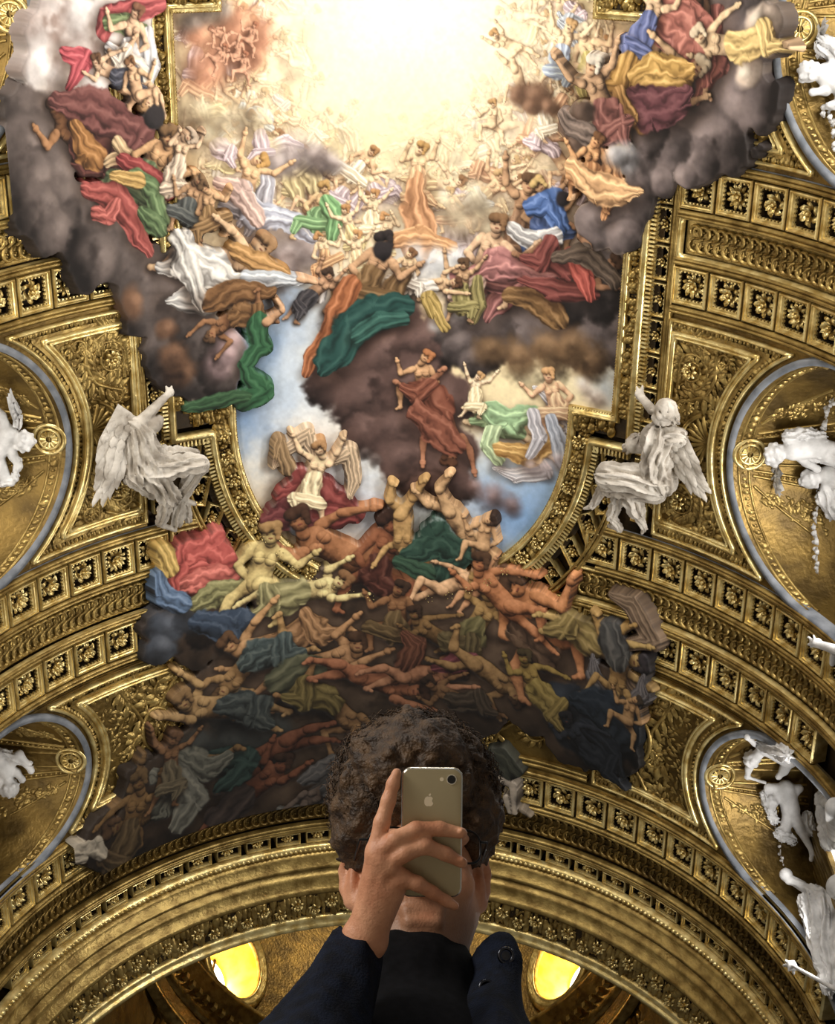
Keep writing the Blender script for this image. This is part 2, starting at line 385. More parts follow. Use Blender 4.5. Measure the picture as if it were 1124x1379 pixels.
for bi, bay in enumerate(BAYS):
    y0, y1, yc, w, ap, bq = bay
    L = lun_curve(bay, 90)
    a0 = 5.64 if bi < 2 else 4.6
    for sg in (1, -1):
        # field between the fresco side and the lunette
        u = np.linspace(0, 1, 16); amin = np.full(len(L), a0)
        FA = amin[:, None] + (L[:, 0] - amin)[:, None] * u[None]; FB = np.repeat(L[:, 1][:, None], 16, 1)
        extra_lo = np.array([[a0 + (DEG(88) - a0) * t, y0] for t in np.linspace(0, 1, 16)]); extra_hi = np.array([[a0 + (DEG(88) - a0) * t, y1] for t in np.linspace(0, 1, 16)])
        FA = np.vstack([extra_lo[:, 0], FA, extra_hi[:, 0]]); FB = np.vstack([extra_lo[:, 1], FB, extra_hi[:, 1]])
        n, m = FA.shape; ii = np.arange(n * m).reshape(n, m)
        me = fast_mesh('panel_field', V(sg * FA, FB, -.07).reshape(-1, 3), np.stack([ii[:-1, :-1], ii[1:, :-1], ii[1:, 1:], ii[:-1, 1:]], -1).reshape(-1, 4), 'gold_field')
        link('panel_field', me, ceiling)
        # borders
        mm = MB(); lm = MB(); flat = MB()
        s = -sg
        for d, pr in ((.40, LINE), (.47, CORD), (.14, CORD)): sweep(mm, flipa(panel_path(bay, d, a0, .1), sg), pr, closed=True, step=.1)
        sweep(flat, flipa(panel_path(bay, .33, a0, .1), sg), [(-.06, -.03), (.05, -.03)], closed=True, step=.1)
        P = flipa(panel_path(bay, .22, a0, .1), sg)
        studs(lm, P, .105, 'leaf', .06, .085, .075, c0=-.055, closed=True, jitter=.35)
        mm.build('panel_moulding', 'gold_bright', ceiling); flat.build('panel_flat', 'gold', ceiling)
        tag(lm.build('leaf_moulding', 'gold', ceiling), kind='stuff')
        # grey lip of the lunette
        gl = MB(); sweep(gl, flipa(L, sg), [(sg * -.02, -.25), (sg * -.02, .02), (sg * .1, .03), (sg * .13, -.06)], step=.1)
        gl.build('grey_band', 'grey', ceiling)
        # scrollwork
        sc = MB()
        if bi < 2:
            for e in (-1, 1):
                Y = lambda q: yc + e * q
                Pp = [acanthus(sc, sg * 6.22, Y(1.4), .42, 2.0, 2.0, sg * e, leaf=.22)]
                acanthus(sc, sg * 6.95, Y(1.75), .2, 1.3, 1.0, -sg * e, leaf=.16)
                acanthus(sc, sg * 6.15, Y(.62), .17, 1.4, 2.6, -sg * e, leaf=.1)
                stem(sc, [(sg * 6.75, Y(1.85)), (sg * 6.78, Y(1.35)), (sg * 6.6, Y(.95)), (sg * 6.3, Y(.8)), (sg * 6.05, Y(.7))], leaf=.17)
                stem(sc, [(sg * 6.05, Y(1.9)), (sg * 6.3, Y(1.95)), (sg * 6.6, Y(1.8))], leaf=.17)
                stem(sc, [(sg * 5.95, Y(.95)), (sg * 5.95, Y(1.3)), (sg * 6.0, Y(1.7))], leaf=.14)
                ro = link('rosette', ROS_S[0], ceiling); ro.matrix_world = frame_at(sg * 6.22, Y(1.4), -.05)
            for k in range(9):
                t = (k - 4) * .3; tube2(sc, [(sg * 6.75, yc, -.05), (sg * (6.75 - .35 * math.cos(t)), yc + .4 * math.sin(t), -.02), (sg * (6.75 - .5 * math.cos(t)), yc + .55 * math.sin(t), -.05)], (.03, .05, .03), seg=4)
            zz = np.linspace(-1.1, 1.1, 30); tube2(sc, np.stack([sg * (6.72 - .58 * np.cos(zz * 1.2)), yc + .62 * np.sin(zz), np.full(30, -.03) + .015 * np.cos(zz * 40)], 1), .04)
        else:
            for (x, q, r, tn, an, e) in ((5.45, 1.05, .4, 1.7, 1, 1), (5.45, -1.0, .42, 1.7, 5, -1), (6.35, 1.25, .22, 1.3, 2, -1), (6.3, -1.2, .25, 1.4, 4, 1), (6.15, .25, .28, 1.4, 0, 1), (5.3, 0.05, .26, 1.2, 3, -1)):
                acanthus(sc, sg * x, yc + q, r, tn, an, sg * e, leaf=.2)
            stem(sc, [(sg * 5.1, yc - 1.3), (sg * 5.7, yc - .5), (sg * 5.5, yc + .4), (sg * 6.1, yc + 1.2)], leaf=.22)
            stem(sc, [(sg * 6.6, yc - 1.3), (sg * 6.1, yc - .4), (sg * 5.9, yc + .6), (sg * 5.3, yc + 1.3)], leaf=.2)
            zz = np.linspace(0, 2 * PI, 50); tube2(sc, np.stack([sg * (5.75 + .35 * np.cos(zz)), yc + .55 * np.sin(zz), np.full(50, 0.0)], 1), .05)
        uL, fL = bump_unit('leaf')
        for _ in range(420 if bi < 2 else 300):          # small tendrils filling the ground
            b_ = random.uniform(y0 + .5, y1 - .5); am = np.interp(b_, L[:, 1], L[:, 0]) - .62; a_ = random.uniform(a0 + .25, max(a0 + .3, am)); al = random.uniform(0, 6.3); k = random.uniform(.06, .12)
            if a_ > am + .05: continue
            ux = (uL[:, 0] * .5 * math.cos(al) - uL[:, 1] * math.sin(al)) * k; uy = (uL[:, 0] * .5 * math.sin(al) + uL[:, 1] * math.cos(al)) * k; sc.add(V(sg * a_ + ux, b_ + uy, -.065 + uL[:, 2] * .04), fL)
        sc.build('scrollwork', 'gold', ceiling)
        # ---- the lunette: soffit, ribs, medallion, window wall
        LS = L[::1]; xb = R * np.sin(LS[:, 0] / R); zb = ZS + R * np.cos(LS[:, 0] / R); XW = 8.95
        uu = np.linspace(0, 1, 8); SX = xb[:, None] + (XW - xb)[:, None] * uu[None]
        sv = np.stack([sg * SX, np.repeat(LS[:, 1][:, None], 8, 1), np.repeat(zb[:, None], 8, 1)], -1)
        n, m = SX.shape; ii = np.arange(n * m).reshape(n, m)
        lun = link('lunette', fast_mesh('lunette', sv.reshape(-1, 3), np.stack([ii[:-1, :-1], ii[1:, :-1], ii[1:, 1:], ii[:-1, 1:]], -1).reshape(-1, 4), 'gold_field'), ceiling)
        # soffit coordinates: p = angle position round the arch in metres, q = metres out from the lip
        ph = np.linspace(-PI / 2, PI / 2, 200); cb = yc + w * np.sin(ph); cz = ap - bq + bq * np.cos(ph)
        cs = np.concatenate([[0], np.cumsum(np.hypot(np.diff(cb), np.diff(cz)))]); cs -= cs[-1] / 2
        def SOF(p, q, c=0.0):
            p, q, c = np.broadcast_arrays(np.asarray(p, float), np.asarray(q, float), np.asarray(c, float))
            y = np.interp(p, cs, cb); z = np.interp(p, cs, cz); t = np.interp(p, cs, ph)
            ny, nz = -np.sin(t) / w, -np.cos(t) / bq; ln = np.hypot(ny, nz)
            x = R * np.sin(np.arccos(z / R)) + q
            return np.stack([sg * x, y + c * ny / ln, ZS + z + c * nz / ln], -1)
        H = cs[-1]; WD = XW - 6.7
        mm = MB()
        q_end = WD * .98
        for p0, p1 in ((.32, .55), (.42, .75), (-.32, -.55), (-.42, -.75), (.62, 1.5), (-.62, -1.5), (.2, .22), (-.2, -.22)):
            k = H / 3.3
            t = np.linspace(0, 1, 12); tube2(mm, np.stack([p0 * k + (p1 * k - p0 * k) * t, .42 + (q_end * (1 if abs(p0) < .6 else .6) - .42) * t], 1), .035, seg=4, surf=SOF)
        pp = np.linspace(-H * .97, H * .97, 60)
        tube2(mm, np.stack([pp, np.full(60, .14)], 1), .03, seg=4, surf=SOF); tube2(mm, np.stack([pp, np.full(60, .34)], 1), .03, seg=4, surf=SOF)
        mm.build('rib', 'gold', lun)
        bd = MB()
        for s2 in (-1, 1):
            studs(bd, [(s2 * .37 * H / 3.3, .5), (s2 * .65 * H / 3.3, q_end)], .11, 'bead', .04, .04, .05, surf=SOF)
            for _ in range(70):
                t_ = random.random(); p_ = s2 * (random.uniform(.72, .95) + t_ * random.uniform(0, .7)) * H / 3.3; q_ = .55 + t_ * (q_end * .7 - .4); al = random.uniform(0, 6.3); k_ = random.uniform(.05, .1); uL, fL = bump_unit('leaf')
                bd.add(SOF(p_ + (uL[:, 0] * .6 * math.cos(al) - uL[:, 1] * math.sin(al)) * k_, q_ + (uL[:, 0] * .6 * math.sin(al) + uL[:, 1] * math.cos(al)) * k_, uL[:, 2] * .045), fL)
        studs(bd, [(-H * .95, .24), (H * .95, .24)], .13, 'leaf', .06, .08, .06, surf=SOF, jitter=.5)
        tag(bd.build('soffit_ornament', 'gold', lun), kind='stuff')
        md = MB()
        for r_, rd in ((.3, .04), (.2, .035)):
            t = np.linspace(0, 2 * PI, 25); tube2(md, np.stack([r_ * np.cos(t), .34 + r_ * np.sin(t)], 1), rd, seg=4, surf=SOF, c=.02)
        for k in range(12):
            t = k * PI / 6; tube2(md, [(.06 * math.cos(t), .34 + .06 * math.sin(t)), (.17 * math.cos(t), .34 + .17 * math.sin(t))], (.03, .045), seg=4, surf=SOF, c=.03)
        md.build('medallion', 'gold_bright', lun)
        # tympanum wall with pilasters and the window
        wy = np.linspace(-w, w, 33); tz = ap - bq + bq * np.sqrt(np.clip(1 - (wy / w) ** 2, 0, 1))
        wv = [(sg * XW, yc + y, ZS - .5) for y in wy] + [(sg * XW, yc + y, ZS + z) for y, z in zip(wy, tz)]
        mb = MB().add(wv, [(i, i + 1, 34 + i, 33 + i) for i in range(32)]); wl = mb.build('window_wall', 'gold_field', lun)
        pl = MB()
        for s2 in (-1, 1):
            for k in range(6):
                y = yc + s2 * (w * .5 + .13 * k); tp = ap - bq + bq * math.sqrt(max(0, 1 - ((y - yc) / w) ** 2)) - .25
                u8, f8 = bump_unit('tooth'); P8 = u8 * np.array([.05, .5, .09]); 
                pl.add(np.stack([sg * (XW - P8[:, 2]), y + P8[:, 0], ZS - .4 + (P8[:, 1] + .5) * (tp + .3)], 1), f8)
        pl.build('pilaster', 'gold', lun)
        wn = empty('window_%d' % (bi * 2 + (1 if sg > 0 else 2)), (sg * (XW - .02), yc, ZS))
        tag(wn, 'clerestory window in the %s lunette on the %s side of the vault' % (('rearmost', 'middle', 'foremost')[bi], 'right' if sg > 0 else 'left'), 'window', kind='structure')
        wh = (.42 if bi < 2 else .26) * w; ht = ap - .9 if bi < 2 else ap - 1.6
        pane = MB().add([(0, -wh, .2), (0, wh, .2), (0, wh, ht), (0, -wh, ht)], [(0, 1, 2, 3)]).build('pane', 'pane', wn, False)
        fr = MB()
        for (ya, yb2, za, zb2) in ((-wh - .12, -wh, .1, ht + .12), (wh, wh + .12, .1, ht + .12), (-wh, wh, ht, ht + .12), (-wh, wh, .08, .2), (-.03, .03, .2, ht), (-wh, wh, ht * .5, ht * .5 + .05)):
            u8, f8 = bump_unit('tooth'); fr.add(np.stack([-sg * u8[:, 2] * .1, (ya + yb2) / 2 + u8[:, 0] * (yb2 - ya) / 2, (za + zb2) / 2 + u8[:, 1] * (zb2 - za) / 2], 1), f8)
        fr.build('window_frame', 'gold', wn, False)
# ---- the plain middle of the last bay, mostly under painted figures
mb = MB(); sweep(mb, [(-4.7, 18.2), (4.7, 18.2)], [(-1.8, -.07), (1.8, -.07)], step=.2); mb.build('panel_field', 'gold_field', ceiling)
mm = MB()
for y in (16.48, 19.8): ring(mm, y, LINE, -4.6, 4.6); ring(mm, y + (.12 if y < 18 else -.12), CORD, -4.6, 4.6)
for r_ in (1.2, 1.32, 1.75, 1.88):
    t = np.linspace(0, 2 * PI, 60); tube2(mm, np.stack([1.2 + r_ * 1.1 * np.cos(t), 17.6 + r_ * .95 * np.sin(t)], 1), .06, c=-.06)
mm.build('panel_moulding', 'gold', ceiling)
sc = MB()
for (x, y, r_) in ((2.0, 19.2, .35), (3.2, 18.9, .4), (3.6, 17.2, .4), (-2.5, 18.5, .4), (-3.7, 17.3, .4), (-3.6, 19.0, .4), (.6, 19.3, .3)): acanthus(sc, x, y, r_, 1.6, x * 3, 1, leaf=.2)
sc.build('scrollwork', 'gold', ceiling)
# ---- arch at the end of the vault
def arch(name, m, prof, seg=90, lim=86):
    mb = MB(); sweep(mb, [(-DEG(lim), 0), (DEG(lim), 0)], prof, step=.18); return mb.build(name, m, ceiling)
arch('arch_moulding', 'gold', [(22.02, -.3), (22.02, .0), (22.06, .04), (22.1, .02), (22.1, -.04)])
arch('arch_moulding', 'gold_bright', [(22.46, -.04), (22.46, .06), (22.5, .12), (22.56, .14), (22.62, .12), (22.66, .02)])
arch('arch_moulding', 'gold', [(22.64, .02), (22.66, .16), (22.72, .2), (22.9, .22), (22.92, .32), (23.0, .34), (23.02, .2), (23.1, .2), (23.12, .38), (23.2, .42), (23.42, .44), (23.44, .52), (23.52, .56), (23.6, .52), (23.62, .40)])
arch('arch_frieze', 'gold_back', [(23.62, .42), (24.3, .42)])
arch('arch_moulding', 'gold_bright', [(24.28, .42), (24.28, .52), (24.36, .56), (24.44, .52), (24.46, .6), (24.56, .62), (24.6, .5), (24.6, -.6)])
gm = MB()
xs = np.linspace(-DEG(86), DEG(86), 900); tube2(gm, np.stack([xs, 23.95 + .2 * np.sin(xs * 2 * PI / .9)], 1), .035, c=.42, seg=4)
for off in (23.7, 23.78, 23.86, 23.94, 24.02, 24.1, 24.18): studs(gm, [(-DEG(86), off), (DEG(86), off)], .13, 'leaf', .045, .085, .06, c0=.42, jitter=1.9)
for k in range(-28, 29):
    r = link('rosette', ROS_S[k % 2], ceiling); r.matrix_world = frame_at((k + .25) * .45, 23.95 + (.09 if k % 2 else -.09), .4, k)
tag(gm.build('foliage_frieze', 'gold', ceiling), kind='stuff')
bm_ = MB(); studs(bm_, [(-DEG(86), 22.56), (DEG(86), 22.56)], .12, 'bead', .05, .05, .05, c0=.13); tag(bm_.build('bead_moulding', 'gold_bright', ceiling), kind='stuff')
# ================================================================== THE FRESCO (a free cloudscape with generic draped figures)
CH = .0175; CA0, CA1, CB0, CB1 = -8.3, 8.3, 2.3, 21.2
NA_, NB_ = int((CA1 - CA0) / CH) + 1, int((CB1 - CB0) / CH) + 1
IMG = np.zeros((NB_, NA_, 3), np.float32); COV = np.zeros((NB_, NA_), np.float32); OVR = np.zeros((NB_, NA_), np.float32); REL = np.zeros((NB_, NA_), np.float32)
AX = (CA0 + CH * np.arange(NA_)).astype(np.float32); BY = (CB0 + CH * np.arange(NB_)).astype(np.float32)
def vnoise(cell, seed):
    r = np.random.default_rng(seed); ny, nx = int(NB_ / cell) + 3, int(NA_ / cell) + 3; g = r.random((ny, nx)).astype(np.float32)
    y = np.arange(NB_) / cell; x = np.arange(NA_) / cell; iy = y.astype(int); ix = x.astype(int); fy = (y - iy); fx = (x - ix); fy = (fy * fy * (3 - 2 * fy))[:, None]; fx = (fx * fx * (3 - 2 * fx))[None]
    a = g[iy][:, ix]; b = g[iy][:, ix + 1]; c = g[iy + 1][:, ix]; d = g[iy + 1][:, ix + 1]
    return ((a * (1 - fx) + b * fx) * (1 - fy) + (c * (1 - fx) + d * fx) * fy).astype(np.float32)
NZ1 = vnoise(40, 1) * .5 + vnoise(20, 2) * .3 + vnoise(9, 3) * .2 - .5
NZ2 = vnoise(14, 4) * .5 + vnoise(6, 5) * .35 + vnoise(3, 6) * .15 - .5
NZ3 = vnoise(5, 7) * .6 + vnoise(2.2, 8) * .4 - .5
OVER = [False]
GLOW = at(545, 30)
def P2(x, y): return np.array(at(x, y))
def MS(x, y):
    a = P2(x - 4, y); b = P2(x + 4, y); c = P2(x, y - 4); d = P2(x, y + 4)
    return math.sqrt(abs(np.linalg.norm(b - a) * np.linalg.norm(d - c))) / 8
def window(x0, x1, y0, y1):
    i0 = max(0, int((x0 - CA0) / CH)); i1 = min(NA_, int((x1 - CA0) / CH) + 2); j0 = max(0, int((y0 - CB0) / CH)); j1 = min(NB_, int((y1 - CB0) / CH) + 2)
    if i1 <= i0 + 1 or j1 <= j0 + 1: return None
    s = (slice(j0, j1), slice(i0, i1)); return s, AX[None, i0:i1], BY[j0:j1, None]
def comp(s, col, al, cover=True, rel=None):
    IMG[s] = IMG[s] * (1 - al[..., None]) + col * al[..., None]
    if cover:
        if OVER[0]: OVR[s] = np.maximum(OVR[s], al)
        if rel is not None: REL[s] = REL[s] * (1 - al) + rel * al
def sm(e0, e1, x): t = np.clip((x - e0) / (e1 - e0), 0, 1); return t * t * (3 - 2 * t)
C_ = lambda c: np.array(c, np.float32) / 255
DKF = [.24]
def tones(col, sh, k=1.0, warm=(1, .92, .8)):
    """painted modelling: dark, half tone, light"""
    c = C_(col); dk = c * DKF[0] * np.array([1.05, .92, .86]); lt = np.clip(c * 1.12 + .2 * np.array(warm) * k, 0, 1)
    sh = np.clip(sh, 0, 1)[..., None]
    return np.where(sh < .5, dk + (c - dk) * sh * 2, c + (lt - c) * (sh - .5) * 2)
def ldir(p):
    d = np.array(GLOW) - p; d = d / max(np.linalg.norm(d), .3); return d[0] * .78, d[1] * .78, .6
def wash(x, y, r, col, al=1.0, asp=1.0, rot=0.0):
    p = P2(x, y); r = r * MS(x, y); w = window(p[0] - 2.6 * r * max(1, asp), p[0] + 2.6 * r * max(1, asp), p[1] - 2.6 * r * max(1, asp), p[1] + 2.6 * r * max(1, asp))
    if w is None: return
    s, X, Y = w; dx, dy = X - p[0], Y - p[1]; c, sn = math.cos(rot), math.sin(rot); u = (dx * c + dy * sn) / (r * asp); v = (-dx * sn + dy * c) / r
    u = u + NZ1[s] * .8; v = v + NZ2[s] * .5
    comp(s, C_(col), (al * np.exp(-(u * u + v * v)) * WASHMASK[s]).astype(np.float32), False)
def puff(x, y, r, col, al=1.0, k=.5, soft=.12, asp=1.0, rot=0.0, contrast=1.0):
    p = P2(x, y); m = MS(x, y); r = r * m; e = r * max(1, asp) * 1.5; w = window(p[0] - e, p[0] + e, p[1] - e, p[1] + e)
    if w is None: return
    s, X, Y = w; dx, dy = X - p[0], Y - p[1]; c, sn = math.cos(rot), math.sin(rot); u = (dx * c + dy * sn) / (r * asp); v = (-dx * sn + dy * c) / r
    d = np.sqrt(u * u + v * v) * (1 + .7 * NZ1[s] + .4 * NZ2[s]); a = 1 - sm(1 - soft * 4, 1 + soft, d)
    lx, ly, lz = ldir(p); nz = np.sqrt(np.clip(1 - d * d, 0, 1)); sh = .42 + contrast * (.5 * (lx * (dx * 1.0) + ly * dy) / (r * max(1, asp) ** .5) + .22 * (nz - .5)) + .3 * NZ2[s] + .8 * NZ1[s]
    comp(s, tones(col, sh, k), (a * al).astype(np.float32), True, (nz * r * .2).astype(np.float32))
def limb(p0, p1, r0, r1, col, k=.7):
    if max(r0, r1) > .035: under(p0, p1, max(r0, r1))
    p0 = np.asarray(p0); p1 = np.asarray(p1); R_ = max(r0, r1) * 1.3 + .03
    w = window(min(p0[0], p1[0]) - R_, max(p0[0], p1[0]) + R_, min(p0[1], p1[1]) - R_, max(p0[1], p1[1]) + R_)
    if w is None: return
    s, X, Y = w; d = p1 - p0; L2 = max(d @ d, 1e-6); t = np.clip(((X - p0[0]) * d[0] + (Y - p0[1]) * d[1]) / L2, 0, 1)
    qx, qy = X - p0[0] - t * d[0], Y - p0[1] - t * d[1]; rr = r0 + (r1 - r0) * t + .08 * r0 * np.sin(t * 6.3); ds = np.sqrt(qx * qx + qy * qy) / rr
    a = 1 - sm(1 - .9 * CH / max(r0, r1), 1 + .9 * CH / max(r0, r1), ds)
    lx, ly, lz = ldir((p0 + p1) / 2); nz = np.sqrt(np.clip(1 - ds * ds, 0, 1)); sh = .16 + .52 * (lx * qx + ly * qy) / rr + .4 * nz + .22 * NZ3[s] + .35 * NZ2[s] + .1 * np.sin(t * 9)
    comp(s, tones(col, sh, k), a.astype(np.float32), True, (nz * rr * .3 + .02).astype(np.float32))
def under(p0, p1, r):
    p0 = np.asarray(p0); p1 = np.asarray(p1); lx, ly, lz = ldir((p0 + p1) / 2); o = np.array([lx, ly]) * -.6 * r; p0 = p0 + o; p1 = p1 + o; R_ = r * 2.2
    w = window(min(p0[0], p1[0]) - R_, max(p0[0], p1[0]) + R_, min(p0[1], p1[1]) - R_, max(p0[1], p1[1]) + R_)
    if w is None: return
    s, X, Y = w; d = p1 - p0; L2 = max(d @ d, 1e-6); t = np.clip(((X - p0[0]) * d[0] + (Y - p0[1]) * d[1]) / L2, 0, 1)
    ds = np.sqrt((X - p0[0] - t * d[0]) ** 2 + (Y - p0[1] - t * d[1]) ** 2) / r; a = UNDER[0] * (1 - sm(.3, 1.6, ds))
    IMG[s] *= (1 - a[..., None] * np.array([.6, .68, .74], np.float32))
UNDER = [.5]
def drape(pts, wid, col, k=.6, nf=2.6):
    """folded cloth along a polyline (metres), half widths per point"""
    P = np.asarray(pts, float); n = len(P); wd = np.broadcast_to(np.asarray(wid, float), (n,)); M = wd.max() * 1.5 + .05
    w = window(P[:, 0].min() - M, P[:, 0].max() + M, P[:, 1].min() - M, P[:, 1].max() + M)
    if w is None: return
    s, X, Y = w; best = None; ph = random.uniform(0, 6)
    if wd.max() > .1:
        for i in range(n - 1): under(P[i], P[i + 1], max(wd[i], wd[i + 1]) * .95)
    Xn = X + NZ1[s] * wd.max() * 1.3; Yn = Y + (NZ2[s] * .35 + NZ1[::-1, ::-1][s]) * wd.max() * .9
    for i in range(n - 1):
        d = P[i + 1] - P[i]; L2 = max(d @ d, 1e-6); t = np.clip(((Xn - P[i, 0]) * d[0] + (Yn - P[i, 1]) * d[1]) / L2, 0, 1)
        qx, qy = Xn - P[i, 0] - t * d[0], Yn - P[i, 1] - t * d[1]; rr = wd[i] + (wd[i + 1] - wd[i]) * t
        ds = np.sqrt(qx * qx + qy * qy) / rr; cr = (qx * -d[1] + qy * d[0]) / (math.sqrt(L2) * rr); tt = i + t
        if best is None: best = [ds, cr, tt, qx / rr, qy / rr]
        else:
            m = ds < best[0]
            for q, z in enumerate((ds, cr, tt, qx / rr, qy / rr)): best[q] = np.where(m, z, best[q])
    ds, cr, tt, qx, qy = best; a = 1 - sm(.9, 1.05, ds + .1 * NZ3[s])
    lx, ly, lz = ldir(P.mean(0)); nz = np.sqrt(np.clip(1 - ds * ds, 0, 1))
    f = np.sin(cr * nf * 3.1 + tt * 1.3 + ph + 5 * NZ1[s] + 3 * NZ2[s]); f2 = np.sin(cr * nf * 6.3 - tt * 2 + 7 * NZ2[s] + ph * 2)
    hl = np.clip(f, 0, 1) ** 3; sh = .2 + .2 * nz + .3 * (lx * qx + ly * qy) + .13 * f + .3 * hl + .08 * f2 + .3 * NZ2[s]
    comp(s, tones(col, sh + .12, k), a.astype(np.float32), True, ((nz * .6 + .12 * f) * wd.max() * .25 + .02).astype(np.float32))
POSES = {
 'sit': dict(H=(0, -.43), C=(0, -.2), P=(.05, .06), e1=(-.28, -.13), h1=(-.42, -.3), e2=(.25, -.1), h2=(.12, .05), k1=(-.25, .12), f1=(-.2, .4), k2=(.28, .16), f2=(.36, .43)),
 'reach': dict(H=(.02, -.4), C=(0, -.18), P=(.03, .1), e1=(-.24, -.36), h1=(-.3, -.6), e2=(.24, -.34), h2=(.38, -.54), k1=(-.12, .32), f1=(-.22, .56), k2=(.2, .28), f2=(.15, .52)),
 'lie': dict(H=(-.44, -.14), C=(-.23, 0), P=(.06, .1), e1=(-.4, .17), h1=(-.58, .08), e2=(-.14, -.24), h2=(.08, -.34), k1=(.32, -.08), f1=(.5, .16), k2=(.36, .16), f2=(.64, .2)),
 'dive': dict(H=(-.2, .42), C=(-.1, .2), P=(.1, -.05), e1=(-.36, .28), h1=(-.5, .5), e2=(.12, .36), h2=(.06, .62), k1=(.3, -.24), f1=(.2, -.5), k2=(.36, -.06), f2=(.62, -.18)),
 'fly': dict(H=(-.42, -.1), C=(-.2, -.02), P=(.1, .04), e1=(-.42, .07), h1=(-.64, .02), e2=(-.26, -.22), h2=(-.45, -.36), k1=(.32, .0), f1=(.58, .1), k2=(.3, .13), f2=(.5, .26)),
 'kneel': dict(H=(.06, -.42), C=(0, -.2), P=(0, .08), e1=(-.22, -.26), h1=(-.08, -.5), e2=(.22, -.3), h2=(.3, -.52), k1=(-.12, .32), f1=(.16, .4), k2=(.14, .28), f2=(.38, .38))}
def figure(x, y, S, pose, skin, cloth, rot=0.0, flip=False, hair=(60, 40, 25), k=.7, cover=1, wings=None):
    m = MS(x, y); p0 = P2(x, y); S = S * m; c, sn = math.cos(rot), math.sin(rot); J = {}
    for q, (u, v) in POSES[pose].items():
        u += random.uniform(-.025, .025); v += random.uniform(-.025, .025)
        if flip: u = -u
        J[q] = p0 + S * np.array([u * c - v * sn, u * sn + v * c])
    ax = J['C'] - J['P']; ax /= np.linalg.norm(ax); px = np.array([-ax[1], ax[0]])
    s1 = J['C'] + ax * .09 * S + px * .12 * S; s2 = J['C'] + ax * .09 * S - px * .12 * S
    if np.linalg.norm(s1 - J['e1']) > np.linalg.norm(s2 - J['e1']): s1, s2 = s2, s1
    if wings:
        for sd, sh_ in ((1, s1), (-1, s2)):
            drape([sh_, sh_ + S * (.25 * ax + sd * .2 * px), sh_ + S * (-.05 * ax + sd * .42 * px), sh_ + S * (-.3 * ax + sd * .45 * px)], [.05 * S, .1 * S, .1 * S, .03 * S], wings, k, 4)
    if cloth and cover > 1:
        drape([J['C'] + .25 * S * px, J['P'] + .3 * S * px - .1 * ax * S, J['P'] - .45 * ax * S + .2 * px * S], [.1 * S, .16 * S, .06 * S], cloth, k)
    limb(s2, J['e2'], .047 * S, .038 * S, skin, k); limb(J['e2'], J['h2'], .04 * S, .024 * S, skin, k); limb(J['h2'], J['h2'] + (J['h2'] - J['e2']) * .22, .036 * S, .02 * S, skin, k)
    limb(J['P'] - .03 * S * px, J['k2'], .076 * S, .052 * S, skin, k); limb(J['k2'], J['f2'], .054 * S, .028 * S, skin, k); limb(J['f2'], J['f2'] + S * np.array([.06, .03]), .034 * S, .02 * S, skin, k)
    limb(J['P'], J['C'] + ax * .06 * S, .098 * S, .12 * S, skin, k); limb(J['C'] + px * .05 * S, J['C'] + px * .055 * S + ax * .03 * S, .05 * S, .045 * S, skin, k); limb(J['C'] - px * .05 * S, J['C'] - px * .055 * S + ax * .03 * S, .05 * S, .045 * S, skin, k)
    limb(J['P'] + .03 * S * px, J['k1'], .08 * S, .054 * S, skin, k); limb(J['k1'], J['f1'], .056 * S, .028 * S, skin, k); limb(J['f1'], J['f1'] + S * np.array([-.06, .03]), .034 * S, .02 * S, skin, k)
    if cloth:
        drape([J['P'] + ax * .1 * S, J['P'], (J['k1'] + J['k2']) / 2], [.13 * S, .17 * S, .15 * S], cloth, k)
        if cover > 0: drape([J['k1'], J['k2'], J['k2'] + (J['f2'] - J['k2']) * .6], [.1 * S, .11 * S, .06 * S], cloth, k)
        if cover > 2: drape([s1, J['C'], J['P']], [.09 * S, .14 * S, .15 * S], cloth, k)
    nk = J['C'] + ax * .16 * S; limb(nk, J['H'], .05 * S, .045 * S, skin, k)
    hd = J['H'] - nk; hd = hd / max(np.linalg.norm(hd), 1e-6); hx = np.array([-hd[1], hd[0]])
    limb(J['H'] - hd * .03 * S, J['H'] + hd * .035 * S, .068 * S, .078 * S, skin, k)
    limb(J['H'] + hd * .06 * S - hx * .05 * S, J['H'] + hd * .07 * S + hx * .05 * S, .05 * S, .055 * S, hair, k * .5); limb(J['H'] + hd * .03 * S + hx * .06 * S, J['H'] - hd * .04 * S + hx * .065 * S, .035 * S, .025 * S, hair, k * .5)
    if S > .8:
        e = J['H'] - hd * .0 * S
        for q in (-.032, .026): limb(e + hx * q * S, e + hx * (q + .006) * S, .009 * S, .008 * S, (70, 40, 25), .1)
        limb(e - hd * .04 * S - hx * .012 * S, e - hd * .04 * S + hx * .012 * S, .007 * S, .007 * S, (120, 55, 40), .1)
    limb(s1, J['e1'], .049 * S, .038 * S, skin, k); limb(J['e1'], J['h1'], .04 * S, .024 * S, skin, k); limb(J['h1'], J['h1'] + (J['h1'] - J['e1']) * .22, .036 * S, .018 * S, skin, k)
def clouds(lst, col, al=1.0, k=.4, soft=.1, contrast=1.0):
    c0 = np.array(col, float)
    for (x, y, r) in lst:
        puff(x, y, r, col, al, k, soft, 1 + random.uniform(0, .35), random.uniform(0, 3), contrast)
        dx, dy = 545 - x, 30 - y; n = max(math.hypot(dx, dy), 1)
        puff(x - dx / n * r * .45, y - dy / n * r * .45, r * .62, c0 * .55, al * .4, k * .5, .2, 1.3, random.uniform(0, 3), contrast)
        puff(x + dx / n * r * .38, y + dy / n * r * .38, r * .5, np.minimum(c0 * 1.3 + 22, 250), al * .5, k, .2, 1.3, random.uniform(0, 3), contrast)
